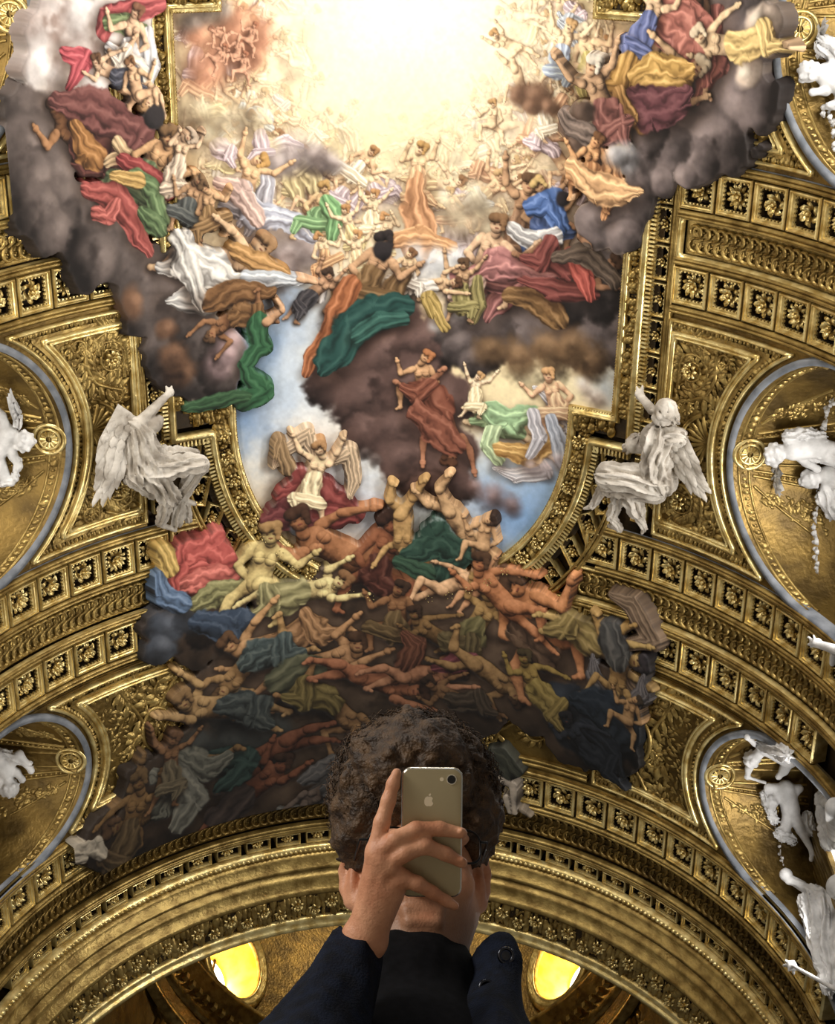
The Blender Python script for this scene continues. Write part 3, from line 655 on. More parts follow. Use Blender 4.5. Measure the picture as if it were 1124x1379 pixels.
def cl(px, wid, col, k=.6, nf=2.6):
    P = np.array([P2(*q) for q in px]); m = MS(*px[0]); drape(P, np.asarray(wid, float) * m, col, k, nf)
# ---- frame paths
def half_ell(cy, sa, sb, t0, t1, n): t = np.linspace(t0, t1, n); return [(sa * math.cos(q), cy + sb * math.sin(q)) for q in t]
INNER = [(4.62, 3.05), (4.62, 10.85), (3.66, 10.85)] + half_ell(11.3, 3.66, 4.2, .02, PI - .02, 60) + [(-3.66, 10.85), (-4.62, 10.85), (-4.62, 3.05), (-3.66, 3.05)] + half_ell(2.6, 3.66, 4.2, PI + .02, 2 * PI - .02, 60) + [(3.66, 3.05)]
OUTER = [(5.02, 2.4), (5.02, 11.5), (4.16, 11.5)] + half_ell(11.3, 4.14, 4.7, .05, PI - .05, 60) + [(-4.16, 11.5), (-5.02, 11.5), (-5.02, 2.4), (-4.16, 2.4)] + half_ell(2.6, 4.14, 4.7, PI + .05, 2 * PI - .05, 60) + [(4.16, 2.4)]
def in_poly(X, Y, poly):
    r = np.zeros(np.broadcast(X, Y).shape, bool); n = len(poly)
    for i in range(n):
        (x0, y0), (x1, y1) = poly[i], poly[(i + 1) % n]
        if y0 == y1: continue
        r ^= ((y0 > Y) != (y1 > Y)) & (X < (x1 - x0) * (Y - y0) / (y1 - y0) + x0)
    return r
# ---- ground of the picture field
IMG[:] = C_((62, 54, 50)); IMG[in_poly(AX[None, :], BY[:, None], INNER)] = C_((232, 205, 158))
WASHMASK = in_poly(AX[None, :], BY[:, None], INNER)
for q in ((300, 55, 85, (172, 112, 84), .95), (262, 25, 50, (112, 96, 88), .9), (255, 85, 40, (140, 105, 80), .9), (255, 150, 70, (186, 160, 122), .8), (330, 160, 90, (222, 200, 160), .8), (400, 120, 70, (240, 212, 165), .8), (800, 60, 90, (214, 182, 138), .8),
          (840, 140, 70, (160, 140, 120), .7), (540, 60, 230, (253, 232, 165), .95), (545, 40, 165, (255, 251, 232), 1), (545, 70, 120, (255, 252, 238), 1), (520, 240, 140, (240, 214, 158), .7), (680, 240, 90, (228, 208, 160), .8), (390, 250, 60, (150, 140, 140), .7),
          (430, 210, 50, (140, 128, 126), .8), (650, 300, 60, (200, 182, 150), .8), (800, 320, 80, (140, 122, 118), .85), (380, 330, 70, (170, 155, 155), .7), (355, 470, 75, (116, 156, 216), 1), (345, 560, 70, (104, 148, 212), 1), (385, 420, 50, (160, 188, 226), .9), (415, 520, 55, (196, 214, 236), .9),
          (420, 640, 70, (232, 236, 240), .95), (470, 610, 60, (240, 242, 244), .9), (500, 690, 80, (206, 222, 244), 1), (640, 680, 80, (198, 216, 240), 1), (700, 700, 65, (112, 158, 220), 1), (725, 645, 60, (122, 166, 224), 1), (690, 610, 40, (200, 214, 232), .9), (810, 520, 40, (150, 175, 215), .9),
          (700, 510, 85, (246, 226, 172), 1), (740, 500, 60, (250, 236, 190), .9), (560, 345, 50, (214, 222, 236), .9), (590, 350, 40, (222, 228, 238), .8)): wash(*q)
# pale rays falling across the blue
for x0, y0, x1, y1, w_ in ((470, 300, 330, 650, 10), (480, 320, 380, 660, 14), (455, 290, 350, 560, 7), (500, 380, 420, 650, 9)):
    for t in np.linspace(0, 1, 26): wash(x0 + (x1 - x0) * t, y0 + (y1 - y0) * t, w_ * (1 + t), (236, 240, 244), .13)
# swarm of small pale figures round the light
pale = [(250, 222, 176), (244, 206, 160), (236, 190, 146), (252, 230, 190)]; pcl = [(250, 226, 160), (240, 210, 170), (228, 190, 160), (224, 214, 190), (206, 190, 190), (244, 222, 150), (214, 176, 140)]
random.seed(11); UNDER[0] = .1; DKF[0] = .5
for i in range(150):
    an = random.uniform(-.35, PI + .35); rr = random.uniform(140, 310); x = 545 + rr * 1.02 * math.cos(an); y = 50 + rr * .85 * math.sin(an)
    if x < 255 or x > 840 or y > 330 or y < -5: continue
    t = (rr - 140) / 170
    sk = np.array(random.choice(pale)) * (1 - .12 * t); 
    if random.random() < .55: puff(x + random.uniform(-15, 15), y + random.uniform(-10, 20), random.uniform(16, 34), np.array(random.choice(pcl)) * (1 - .14 * t), .75, .9, .22, 1.2, random.uniform(0, 3), .6)
    figure(x, y, random.uniform(42, 66) * (1 + .25 * t), random.choice(list(POSES)), sk, random.choice(pcl) if random.random() < .6 else None, random.uniform(-.8, .8), random.random() < .5, np.array((196, 150, 92)) * (1 - .2 * t), 1.0, random.choice((0, 1)))
for (x, y, r, c, a_) in ((380, 170, 90, (246, 214, 160), .16), (480, 230, 80, (250, 222, 160), .16), (600, 230, 80, (250, 220, 158), .16), (720, 200, 80, (248, 216, 164), .16), (540, 45, 150, (255, 248, 214), .85), (545, 20, 110, (255, 253, 240), .95), (430, 60, 70, (254, 240, 196), .5), (660, 70, 70, (254, 240, 200), .5), (545, 150, 80, (254, 238, 180), .55)): wash(x, y, r, c, a_)
UNDER[0] = .22; DKF[0] = .42
# a second circle of larger, warmer figures on puffs of cloud
random.seed(31); wcl = [(214, 176, 128), (206, 150, 110), (196, 176, 186), (226, 200, 140), (176, 186, 200), (190, 170, 120), (220, 160, 120), (236, 220, 190)]
for i in range(64):
    an = random.uniform(-.25, PI + .25); rr = random.uniform(225, 330); x = 545 + rr * .95 * math.cos(an); y = 50 + rr * .8 * math.sin(an)
    if x < 262 or x > 832 or y > 322 or y < 5: continue
    puff(x, y + 14, random.uniform(18, 30), random.choice(((206, 186, 156), (186, 170, 160), (222, 196, 150), (200, 170, 140))), .8, .8, .2, 1.4, random.uniform(-.3, .3), .8)
    figure(x, y, random.uniform(58, 84), random.choice(list(POSES)), random.choice(((236, 192, 146), (226, 178, 132), (240, 204, 160))), random.choice(wcl), random.uniform(-.7, .7), random.random() < .5, random.choice(((170, 116, 66), (140, 96, 60), (190, 150, 96))), .9, random.choice((1, 1, 2)))
# upper left reddish cloud with pale faces
clouds([(300, 60, 46), (335, 75, 34), (275, 95, 34), (320, 30, 34), (350, 45, 26), (265, 45, 26)], (186, 118, 86), .9, .4, .2, .7)
for (x, y) in ((300, 50), (318, 72), (335, 52), (290, 78), (325, 92)): figure(x, y, 44, 'sit', (214, 150, 116), None, random.uniform(-1, 1), False, (176, 104, 72), .5)
clouds([(275, 20, 24), (300, 12, 22), (258, 30, 18)], (118, 108, 104), .8, .3, .25)
clouds([(265, 150, 30), (300, 165, 36), (345, 160, 30), (270, 185, 24)], (214, 194, 154), .8, .6, .3, .6)
# middle left: figures on a violet cloud
clouds([(390, 215, 26), (420, 212, 24), (445, 222, 18), (370, 222, 20)], (150, 138, 138), .95, .5, .2)
clouds([(400, 330, 34), (385, 350, 26), (372, 372, 24), (420, 345, 22), (345, 330, 24)], (168, 156, 158), .9, .6, .25)
figure(330, 255, 105, 'reach', (222, 172, 122), (172, 172, 186), .5, False, (196, 140, 62), .8, 2)
cl([(330, 260), (345, 290), (390, 300), (420, 318)], [16, 26, 18, 8], (176, 182, 204), .9); cl([(300, 250), (325, 260), (350, 300)], [12, 20, 12], (196, 166, 158), .7)
figure(430, 290, 84, 'sit', (226, 182, 128), (112, 158, 104), .2, True, (186, 140, 70), .9, 1); cl([(440, 270), (452, 292), (446, 318)], [12, 14, 8], (110, 164, 104), .8)
for (x, y, c) in ((470, 310, (214, 190, 130)), (440, 345, (206, 150, 100)), (500, 290, (244, 220, 176)), (520, 320, (238, 206, 150)), (480, 345, (230, 200, 150))): figure(x, y, 66, random.choice(('sit', 'kneel', 'reach')), (240, 206, 160), c, random.uniform(-.4, .4), random.random() < .5, (190, 130, 70), .9, 1)
# centre: figure in russet, pale cloud below it
clouds([(620, 300, 34), (650, 290, 30), (600, 275, 26), (670, 315, 24), (640, 265, 26)], (206, 184, 150), .85, .7, .3, .7)
figure(560, 240, 92, 'kneel', (236, 196, 146), (214, 166, 120), 0, False, (190, 140, 70), .9, 1)
cl([(560, 250), (555, 285), (562, 325)], [14, 24, 30], (196, 132, 84), .7); cl([(520, 328), (560, 318), (610, 332)], [8, 14, 8], (204, 140, 86), .7)
clouds([(560, 348, 22), (590, 350, 24), (615, 346, 18)], (216, 222, 234), .9, .6, .25, .5)
# right upper, inside the frame
figure(800, 85, 100, 'sit', (228, 188, 142), (196, 178, 96), -.5, True, (206, 190, 160), .8, 1); figure(755, 70, 90, 'reach', (238, 206, 160), (170, 188, 220), .2, False, (196, 150, 90), .8, 1)
clouds([(800, 100, 26), (830, 95, 24)], (176, 156, 150), .7, .5, .3)
figure(690, 60, 66, 'fly', (246, 212, 164), None, .2, False, (190, 140, 80), .9); figure(700, 100, 66, 'dive', (244, 208, 160), None, .4, True, (190, 140, 80), .9); figure(660, 165, 60, 'sit', (244, 208, 160), None, .1, False, (190, 140, 80), .9)
clouds([(700, 130, 18), (725, 132, 20), (740, 145, 14), (715, 145, 14)], (118, 84, 62), .95, .3, .15)
OVER[0] = True
random.seed(5)
UNDER[0] = .5; DKF[0] = .22
# ---- right upper overflow
clouds([(1000, 60, 46), (985, 110, 56), (960, 150, 50), (1015, 130, 44), (1000, 20, 50), (930, 170, 44), (975, 190, 40), (945, 215, 34), (905, 200, 38), (1030, 50, 34), (870, 230, 26), (880, 175, 30), (840, 290, 32), (860, 270, 28), (815, 300, 34), (845, 315, 24), (900, 240, 20), (930, 235, 20)], (104, 92, 92), 1, .35, .06)
clouds([(1042, 30, 26), (1048, 60, 16), (1020, 95, 20)], (196, 176, 160), 1, .5, .08)
figure(930, 40, 150, 'sit', (206, 160, 120), (150, 84, 76), .2, False, (120, 90, 60), .6, 3); cl([(905, 15), (935, 30), (950, 60), (925, 75)], [24, 30, 26, 12], (158, 88, 76), .6)
figure(1000, 50, 120, 'lie', (206, 172, 130), (206, 170, 96), -.3, False, (200, 180, 150), .6, 1); figure(880, 35, 110, 'reach', (216, 176, 136), (84, 96, 150), .3, True, (150, 100, 60), .7, 1)
figure(890, 100, 140, 'lie', (200, 160, 116), (184, 132, 52), .1, True, (196, 180, 150), .6, 2)
cl([(862, 100), (890, 90), (925, 96), (945, 92)], [14, 22, 20, 6], (192, 142, 58), .7); cl([(845, 130), (880, 120), (920, 118)], [10, 18, 16], (196, 148, 64), .7)
cl([(850, 130), (880, 150), (915, 140), (930, 120)], [16, 30, 26, 10], (92, 50, 56), .35); cl([(835, 120), (850, 160), (842, 205)], [10, 16, 10], (160, 112, 52), .5)
figure(815, 140, 130, 'reach', (188, 146, 106), (120, 70, 64), -.4, False, (206, 196, 180), .6, 1)
clouds([(770, 170, 18), (790, 150, 20), (782, 190, 18)], (78, 60, 50), 1, .3, .1); cl([(760, 150), (778, 170), (800, 178)], [8, 12, 14], (112, 96, 88), .4)
figure(800, 230, 100, 'sit', (220, 150, 90), (214, 140, 82), .2, False, (110, 70, 40), .7, 2); cl([(780, 225), (805, 250), (840, 258), (862, 256)], [14, 22, 18, 8], (216, 160, 104), .8)
clouds([(850, 210, 22), (835, 205, 18)], (150, 150, 156), .9, .6, .15)
# ---- left upper overflow: pale cloud, robes, smoke
DKF[0] = .62
clouds([(75, 20, 46), (60, 60, 44), (95, 65, 40), (50, 100, 36), (110, 30, 40), (80, 105, 34), (120, 90, 34), (150, 60, 34), (175, 30, 30), (140, 20, 34)], (222, 216, 218), 1, .9, .07, .7)
DKF[0] = .24
cl([(75, 70), (100, 80), (85, 110)], [10, 16, 8], (176, 60, 72), .6); cl([(130, 40), (145, 20), (200, 8)], [12, 18, 14], (168, 66, 70), .5); cl([(140, 30), (160, 28), (185, 40)], [10, 14, 10], (108, 128, 84), .5)
figure(165, 60, 100, 'sit', (206, 164, 130), (190, 190, 196), .4, False, (110, 70, 50), .7, 2); figure(185, 95, 90, 'dive', (214, 168, 128), (200, 190, 180), .3, True, (150, 110, 70), .7, 1); figure(150, 95, 80, 'lie', (210, 170, 136), (64, 66, 80), .2, False, (90, 60, 40), .6, 1)
figure(180, 120, 80, 'sit', (214, 166, 124), None, -.3, True, (120, 80, 50), .7)
clouds([(30, 150, 40), (50, 185, 44), (20, 190, 40), (60, 230, 44), (30, 240, 38), (75, 270, 40), (40, 280, 36), (100, 300, 40), (60, 310, 30), (130, 320, 44), (160, 345, 44), (120, 350, 34), (185, 375, 44), (215, 400, 44), (200, 420, 36), (235, 430, 42), (225, 460, 40), (250, 470, 38), (240, 500, 32), (265, 500, 34), (255, 440, 36), (285, 480, 36), (300, 470, 34), (295, 505, 26)], (84, 74, 72), 1, .28, .07)
clouds([(235, 500, 22), (225, 480, 22), (170, 405, 22), (215, 440, 18)], (104, 70, 48), .9, .25, .15)
clouds([(290, 490, 24), (305, 455, 24), (300, 475, 20)], (150, 124, 128), .9, .5, .15)
figure(110, 190, 140, 'lie', (150, 100, 60), (96, 52, 48), .5, False, (70, 45, 30), .5, 2); cl([(70, 130), (100, 140), (140, 155), (180, 175), (165, 205)], [14, 26, 28, 22, 10], (100, 56, 54), .4)
cl([(95, 170), (110, 200), (125, 210)], [10, 18, 14], (150, 96, 44), .5); cl([(150, 190), (165, 205), (140, 215)], [10, 12, 8], (186, 156, 116), .6)
puff(200, 155, 17, (40, 36, 38), 1, .1, .05)
figure(190, 235, 130, 'sit', (196, 146, 96), (74, 92, 62), .6, True, (110, 80, 50), .6, 1); cl([(160, 210), (195, 235), (230, 255)], [10, 15, 10], (140, 50, 50), .5); cl([(110, 250), (150, 262), (180, 310), (195, 335)], [12, 18, 18, 10], (150, 62, 58), .5); cl([(120, 285), (140, 290), (150, 270)], [10, 12, 8], (166, 74, 68), .6)
cl([(175, 235), (205, 255), (212, 290)], [12, 15, 14], (86, 112, 72), .5); cl([(190, 285), (205, 300), (210, 312)], [12, 14, 8], (74, 98, 62), .5); cl([(150, 235), (178, 240)], [8, 12], (176, 136, 66), .6)
figure(235, 220, 90, 'kneel', (214, 176, 140), (190, 170, 150), .3, False, (170, 150, 130), .7, 1); figure(250, 275, 84, 'sit', (176, 132, 92), (70, 74, 74), .4, False, (120, 90, 60), .5, 1); figure(280, 285, 80, 'sit', (196, 150, 104), (130, 96, 56), -.2, True, (96, 70, 46), .6, 1)
figure(285, 340, 140, 'lie', (206, 166, 124), (176, 176, 178), .25, True, (150, 110, 70), .7, 2); cl([(235, 325), (250, 345), (285, 365), (310, 372)], [18, 26, 22, 12], (196, 194, 192), .8); cl([(248, 350), (258, 385), (262, 405)], [18, 14, 8], (188, 186, 184), .7); cl([(315, 335), (345, 350), (375, 362)], [10, 14, 8], (176, 124, 62), .6); cl([(330, 370), (370, 372), (405, 372)], [12, 11, 6], (176, 184, 196), .8)
limb(P2(400, 372), P2(425, 378), .06, .04, (196, 150, 110)); cl([(275, 400), (310, 390), (360, 385)], [16, 22, 8], (112, 74, 40), .3); figure(310, 420, 90, 'dive', (140, 92, 56), (110, 74, 40), .5, False, (80, 55, 35), .4, 1)
cl([(345, 425), (352, 460), (330, 490), (345, 520), (325, 535)], [12, 14, 10, 20, 16], (38, 84, 52), .3); cl([(250, 545), (285, 535), (325, 530)], [8, 12, 8], (42, 74, 46), .25); limb(P2(355, 430), P2(378, 415), .1, .06, (186, 136, 96)); limb(P2(378, 415), P2(370, 400), .06, .04, (196, 146, 104))
OVER[0] = False; DKF[0] = .22
# ---- the dark cloud bank in the middle of the picture
clouds([(490, 450, 46), (530, 440, 50), (460, 500, 46), (520, 490, 56), (570, 470, 46), (440, 520, 30), (500, 545, 48), (560, 530, 50), (600, 545, 36), (495, 585, 30), (540, 590, 44), (590, 595, 42), (620, 610, 30), (560, 635, 42), (600, 640, 36), (540, 625, 30), (575, 660, 26)], (84, 62, 58), 1, .22, .06, .9)
clouds([(505, 620, 12), (490, 612, 10)], (80, 68, 66), .9, .2, .2)
clouds([(620, 440, 34), (650, 420, 38), (690, 425, 40), (730, 440, 44), (770, 445, 46), (800, 430, 44), (825, 450, 36), (700, 460, 36), (660, 455, 34), (790, 470, 34), (750, 400, 44), (800, 390, 40), (820, 370, 34), (840, 480, 24), (620, 470, 26), (640, 490, 22)], (86, 76, 76), 1, .3, .06)
clouds([(700, 485, 30), (740, 475, 34), (790, 490, 30), (770, 470, 30), (660, 475, 24)], (112, 82, 52), .85, .2, .15)
clouds([(620, 415, 20), (650, 405, 22), (590, 435, 16)], (190, 188, 190), .85, .6, .15)
clouds([(640, 660, 18), (665, 672, 22), (690, 685, 16)], (112, 84, 80), .8, .25, .25)
figure(565, 520, 90, 'sit', (206, 150, 100), None, .2, False, (176, 100, 50), .6); figure(600, 560, 120, 'dive', (176, 110, 76), (122, 62, 44), .3, True, (96, 60, 40), .5, 1); cl([(560, 555), (590, 580), (615, 600)], [14, 24, 16], (128, 68, 50), .4)
DKF[0] = .45
# opening on the right with pale angels
figure(690, 575, 110, 'fly', (240, 206, 160), (140, 178, 128), .5, True, (190, 140, 80), .8, 1, (190, 190, 200)); cl([(650, 550), (680, 565), (710, 555)], [12, 20, 14], (142, 182, 134), .8); cl([(665, 580), (660, 600), (672, 620)], [10, 12, 8], (168, 196, 150), .8)
figure(745, 545, 90, 'sit', (236, 180, 136), (216, 170, 130), -.2, False, (206, 150, 90), .8, 1); cl([(680, 605), (710, 612), (735, 600)], [12, 20, 16], (204, 148, 66), .8); cl([(715, 555), (725, 590), (712, 615)], [8, 12, 6], (178, 178, 190), .7); cl([(740, 565), (755, 600), (760, 625)], [8, 14, 10], (150, 158, 176), .6)
clouds([(735, 632, 18), (750, 620, 16), (715, 630, 14)], (176, 160, 168), .7, .5, .3); figure(640, 530, 60, 'reach', (244, 212, 170), (240, 220, 170), .1, False, (200, 150, 90), .9, 1)
clouds([(800, 535, 16), (785, 520, 14)], (226, 206, 196), .8, .7, .25)
OVER[0] = False
DKF[0] = .24
# figures seated along the cloud bank
figure(700, 300, 130, 'reach', (190, 142, 100), (132, 96, 70), .2, False, (90, 62, 40), .6, 2); figure(735, 300, 110, 'sit', (196, 150, 104), (64, 92, 160), -.2, True, (196, 160, 90), .6, 1); cl([(712, 280), (740, 275), (752, 305)], [12, 20, 14], (62, 98, 172), .7)
puff(757, 268, 12, (40, 36, 40), 1, .1, .08); cl([(690, 310), (720, 325), (745, 318)], [10, 16, 12], (184, 184, 188), .7)
figure(660, 360, 130, 'sit', (214, 170, 132), (152, 92, 92), .1, True, (120, 84, 52), .7, 2); cl([(635, 370), (665, 358), (700, 362), (730, 372), (700, 395)], [14, 22, 20, 16, 10], (166, 104, 104), .7); cl([(610, 395), (640, 385)], [12, 16], (226, 190, 178), .8); cl([(690, 398), (720, 405), (750, 430)], [12, 18, 14], (124, 88, 48), .5)
figure(770, 350, 120, 'lie', (150, 104, 72), (120, 56, 52), .3, True, (70, 48, 34), .4, 2); cl([(765, 340), (785, 370), (790, 400)], [10, 14, 8], (168, 64, 54), .5); cl([(745, 345), (790, 340), (825, 380)], [8, 16, 10], (84, 70, 60), .4)
figure(620, 390, 80, 'reach', (200, 156, 112), (134, 124, 70), 0, False, (80, 56, 36), .6, 2); figure(575, 385, 84, 'fly', (214, 170, 126), (220, 214, 206), .1, True, (96, 62, 40), .7, 1); figure(545, 372, 70, 'sit', (222, 180, 136), (216, 206, 196), .2, False, (120, 80, 50), .7, 1)
cl([(585, 425), (575, 400), (600, 440)], [8, 10, 8], (166, 136, 62), .6)
figure(500, 380, 130, 'sit', (190, 142, 100), (110, 80, 46), .3, True, (40, 34, 34), .5, 2); puff(515, 338, 15, (38, 34, 36), 1, .1, .06); cl([(470, 385), (450, 420), (440, 460), (415, 500)], [16, 18, 14, 8], (168, 88, 44), .5); cl([(440, 370), (428, 400)], [8, 10], (206, 204, 206), .7)
cl([(545, 415), (500, 420), (470, 440), (455, 480), (440, 500)], [14, 24, 28, 22, 10], (28, 66, 62), .3); cl([(540, 430), (510, 432), (480, 452)], [10, 14, 12], (40, 84, 76), .35)
figure(420, 395, 80, 'fly', (200, 150, 110), (60, 58, 64), -.6, True, (60, 44, 34), .5, 1)
# ---- bottom overflow: tumbling figures on dark smoke
OVER[0] = True
random.seed(21)
clouds([(470, 800, 50), (540, 830, 56), (610, 830, 50), (670, 850, 50), (400, 850, 56), (330, 880, 50), (450, 880, 60), (530, 890, 60), (600, 900, 60), (680, 910, 56), (740, 890, 46), (790, 930, 46), (820, 970, 44), (780, 990, 40), (830, 1000, 34), (340, 950, 60), (420, 950, 60), (500, 960, 60), (290, 990, 56), (370, 1020, 60), (450, 1020, 56), (240, 1040, 50), (300, 1060, 54), (380, 1080, 50), (430, 1090, 40), (200, 1080, 44), (170, 1120, 40), (230, 1110, 44), (310, 1110, 36), (130, 1130, 30), (280, 930, 40), (260, 860, 36), (220, 850, 30), (280, 830, 36), (560, 950, 50), (640, 950, 46), (720, 950, 44)], (66, 50, 38), 1, .16, .05, .9)
clouds([(800, 960, 40), (830, 985, 34), (780, 980, 34), (840, 950, 26), (760, 940, 30)], (30, 38, 52), 1, .16, .06)
clouds([(220, 840, 30), (250, 825, 26), (210, 870, 22)], (60, 66, 78), 1, .3, .07); clouds([(310, 960, 40), (360, 990, 40), (300, 1010, 36), (260, 1000, 30)], (44, 52, 56), .9, .2, .1)
cl([(380, 660), (400, 650), (440, 665), (470, 685), (420, 690)], [16, 28, 24, 16, 16], (128, 48, 46), .4); cl([(360, 700), (385, 690), (420, 700)], [14, 26, 14], (98, 42, 44), .3); figure(420, 640, 100, 'reach', (236, 196, 150), (230, 206, 160), .2, True, (170, 120, 70), .8, 1, (176, 150, 120))
cl([(368, 610), (372, 590), (382, 625)], [4, 8, 10], (136, 106, 70), .5); puff(398, 708, 12, (96, 100, 110), 1, .7, .1)
figure(470, 730, 170, 'lie', (166, 100, 56), None, .25, False, (60, 36, 24), .5); figure(515, 760, 150, 'sit', (140, 76, 44), (70, 34, 26), .1, True, (50, 30, 22), .4, 0)
figure(545, 700, 110, 'reach', (186, 140, 76), None, PI, False, (60, 40, 26), .5); figure(620, 690, 110, 'dive', (196, 150, 100), None, .2, True, (60, 40, 26), .6)
cl([(560, 740), (590, 720), (620, 735), (600, 765)], [16, 30, 22, 16], (34, 60, 50), .25); cl([(540, 750), (575, 765)], [10, 14], (40, 66, 50), .2); figure(650, 725, 80, 'sit', (196, 146, 96), None, .3, False, (50, 34, 26), .6); figure(600, 780, 96, 'lie', (200, 150, 104), None, -.2, True, (80, 50, 30), .6); figure(650, 785, 84, 'fly', (190, 130, 84), None, -.5, True, (80, 50, 30), .5)
# red and blue robes at the left
cl([(240, 790), (245, 745), (280, 735), (300, 750), (260, 760)], [14, 24, 26, 20, 20], (186, 68, 62), .5); cl([(255, 780), (285, 770), (310, 765)], [14, 20, 14], (196, 86, 76), .6); cl([(260, 805), (290, 790), (320, 785)], [12, 20, 16], (126, 124, 78), .5); cl([(210, 770), (215, 795), (240, 805)], [8, 14, 14], (84, 110, 148), .5); cl([(215, 740), (225, 760)], [12, 12], (196, 156, 66), .6)
figure(350, 775, 150, 'sit', (206, 178, 104), None, .2, True, (150, 110, 60), .7, 0); figure(400, 790, 130, 'fly', (216, 190, 120), (130, 124, 80), .1, True, (120, 80, 46), .7, 1); cl([(270, 830), (310, 840), (320, 860)], [20, 24, 12], (48, 62, 84), .3)
figure(370, 850, 140, 'lie', (190, 136, 80), (150, 104, 62), -.3, False, (90, 60, 36), .5, 1); figure(330, 880, 130, 'dive', (176, 130, 70), (60, 76, 80), .3, False, (100, 70, 40), .5, 1); figure(420, 890, 150, 'fly', (186, 130, 78), (74, 80, 60), -.2, True, (70, 46, 30), .5, 0)
figure(300, 945, 140, 'fly', (196, 150, 82), (56, 70, 76), .15, False, (150, 110, 60), .5, 1); figure(450, 940, 120, 'dive', (160, 110, 56), (110, 96, 40), 0, True, (70, 46, 30), .4, 1); figure(500, 905, 140, 'fly', (178, 96, 56), None, .5, True, (60, 36, 24), .4)
figure(560, 900, 120, 'fly', (186, 116, 76), None, .15, True, (50, 34, 26), .5); figure(530, 830, 110, 'sit', (130, 84, 48), (90, 70, 40), .2, False, (50, 34, 24), .3, 1); figure(640, 840, 120, 'kneel', (150, 112, 56), (90, 84, 48), .5, True, (110, 80, 46), .4, 1); figure(600, 850, 100, 'lie', (120, 86, 44), (80, 68, 40), .3, False, (50, 34, 24), .3, 1)
cl([(590, 890), (615, 885), (635, 880)], [8, 16, 12], (120, 52, 66), .3); figure(660, 890, 120, 'dive', (150, 110, 58), None, -.3, True, (60, 40, 26), .4); figure(620, 930, 90, 'lie', (120, 80, 44), (60, 50, 40), 0, False, (50, 34, 24), .3, 1)
cl([(545, 845), (555, 865), (550, 880)], [6, 14, 18], (90, 48, 32), .25, 4)
figure(730, 850, 170, 'sit', (196, 116, 60), (70, 50, 36), -.5, True, (70, 46, 30), .5, 0); figure(690, 800, 130, 'lie', (180, 104, 56), None, .5, False, (70, 46, 30), .5); figure(810, 860, 130, 'fly', (170, 136, 70), (120, 100, 50), .4, True, (40, 36, 40), .5, 1, (104, 84, 66)); figure(845, 890, 110, 'dive', (160, 120, 58), (60, 60, 60), .6, True, (36, 34, 40), .4, 0, (84, 82, 88))
cl([(790, 940), (820, 950), (845, 975), (820, 1000)], [14, 28, 26, 16], (26, 36, 50), .15); figure(735, 920, 100, 'lie', (140, 112, 40), (130, 110, 40), .7, False, (60, 50, 30), .35, 1); figure(850, 960, 70, 'sit', (170, 124, 70), None, .4, False, (50, 40, 30), .4); figure(800, 1000, 90, 'lie', (36, 44, 60), (26, 34, 48), .4, False, (30, 30, 36), .2, 2)
# lower left, in the smoke
figure(370, 1000, 130, 'fly', (136, 66, 38), None, -.5, False, (60, 36, 24), .3); figure(330, 1060, 130, 'fly', (140, 68, 38), (60, 50, 50), -.4, True, (60, 36, 24), .3, 0); cl([(290, 1010), (330, 1020), (300, 1050)], [16, 24, 14], (34, 66, 66), .2)
figure(210, 1060, 150, 'lie', (140, 100, 48), (96, 104, 100), -.6, False, (90, 60, 36), .4, 1); cl([(200, 1040), (230, 1040), (260, 1070), (230, 1110)], [10, 20, 20, 10], (112, 120, 118), .4); figure(160, 1110, 120, 'lie', (150, 104, 44), (90, 70, 40), -.9, True, (110, 80, 40), .4, 1); figure(220, 1030, 90, 'reach', (150, 96, 50), (100, 92, 70), .2, False, (110, 70, 40), .4, 1)
cl([(420, 1070), (450, 1050), (480, 1010), (495, 990)], [16, 22, 18, 8], (92, 98, 108), .4); cl([(380, 1085), (420, 1090), (430, 1108)], [10, 18, 8], (96, 102, 108), .45); figure(440, 1050, 100, 'dive', (110, 96, 92), (84, 88, 98), .3, False, (60, 50, 46), .4, 2)
# an open book in pale paper, small white feet over the coffers
cl([(100, 1138), (118, 1134), (130, 1145)], [9, 13, 8], (200, 200, 192), .5, 1.5); cl([(92, 1155), (105, 1152)], [5, 6], (196, 196, 188), .4, 1.5)
cl([(675, 1010), (690, 1030)], [12, 16], (58, 66, 58), .3); limb(P2(672, 1042), P2(694, 1052), .11, .1, (190, 186, 182)); limb(P2(694, 1052), P2(696, 1090), .1, .06, (196, 192, 188)); limb(P2(684, 1068), P2(690, 1092), .08, .05, (186, 184, 180)); limb(P2(705, 1085), P2(718, 1094), .06, .04, (150, 142, 130))
OVER[0] = False
IMG *= (1 + .1 * NZ3[..., None] + .06 * NZ2[..., None]); lum = IMG @ np.array([.3, .59, .11], np.float32); sat = np.clip((IMG.max(-1) - IMG.min(-1)) * 1.6, 0, 1)[..., None]; IMG += (lum[..., None] - IMG) * (.08 + .22 * sat); IMG *= np.array([1.02, 1.0, .97], np.float32); np.clip(IMG, 0.004, 1, out=IMG); IMG = IMG ** .93
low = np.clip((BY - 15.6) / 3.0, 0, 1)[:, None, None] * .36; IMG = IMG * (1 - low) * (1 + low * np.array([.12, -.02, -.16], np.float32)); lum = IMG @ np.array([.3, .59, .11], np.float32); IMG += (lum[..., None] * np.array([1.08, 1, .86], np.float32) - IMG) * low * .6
fresco = empty('ceiling_fresco', tuple(V(0, 9.0, 0)))
tag(fresco, 'painted sky full of clouds and draped figures in a gilded frame, spilling over the vault', 'fresco')
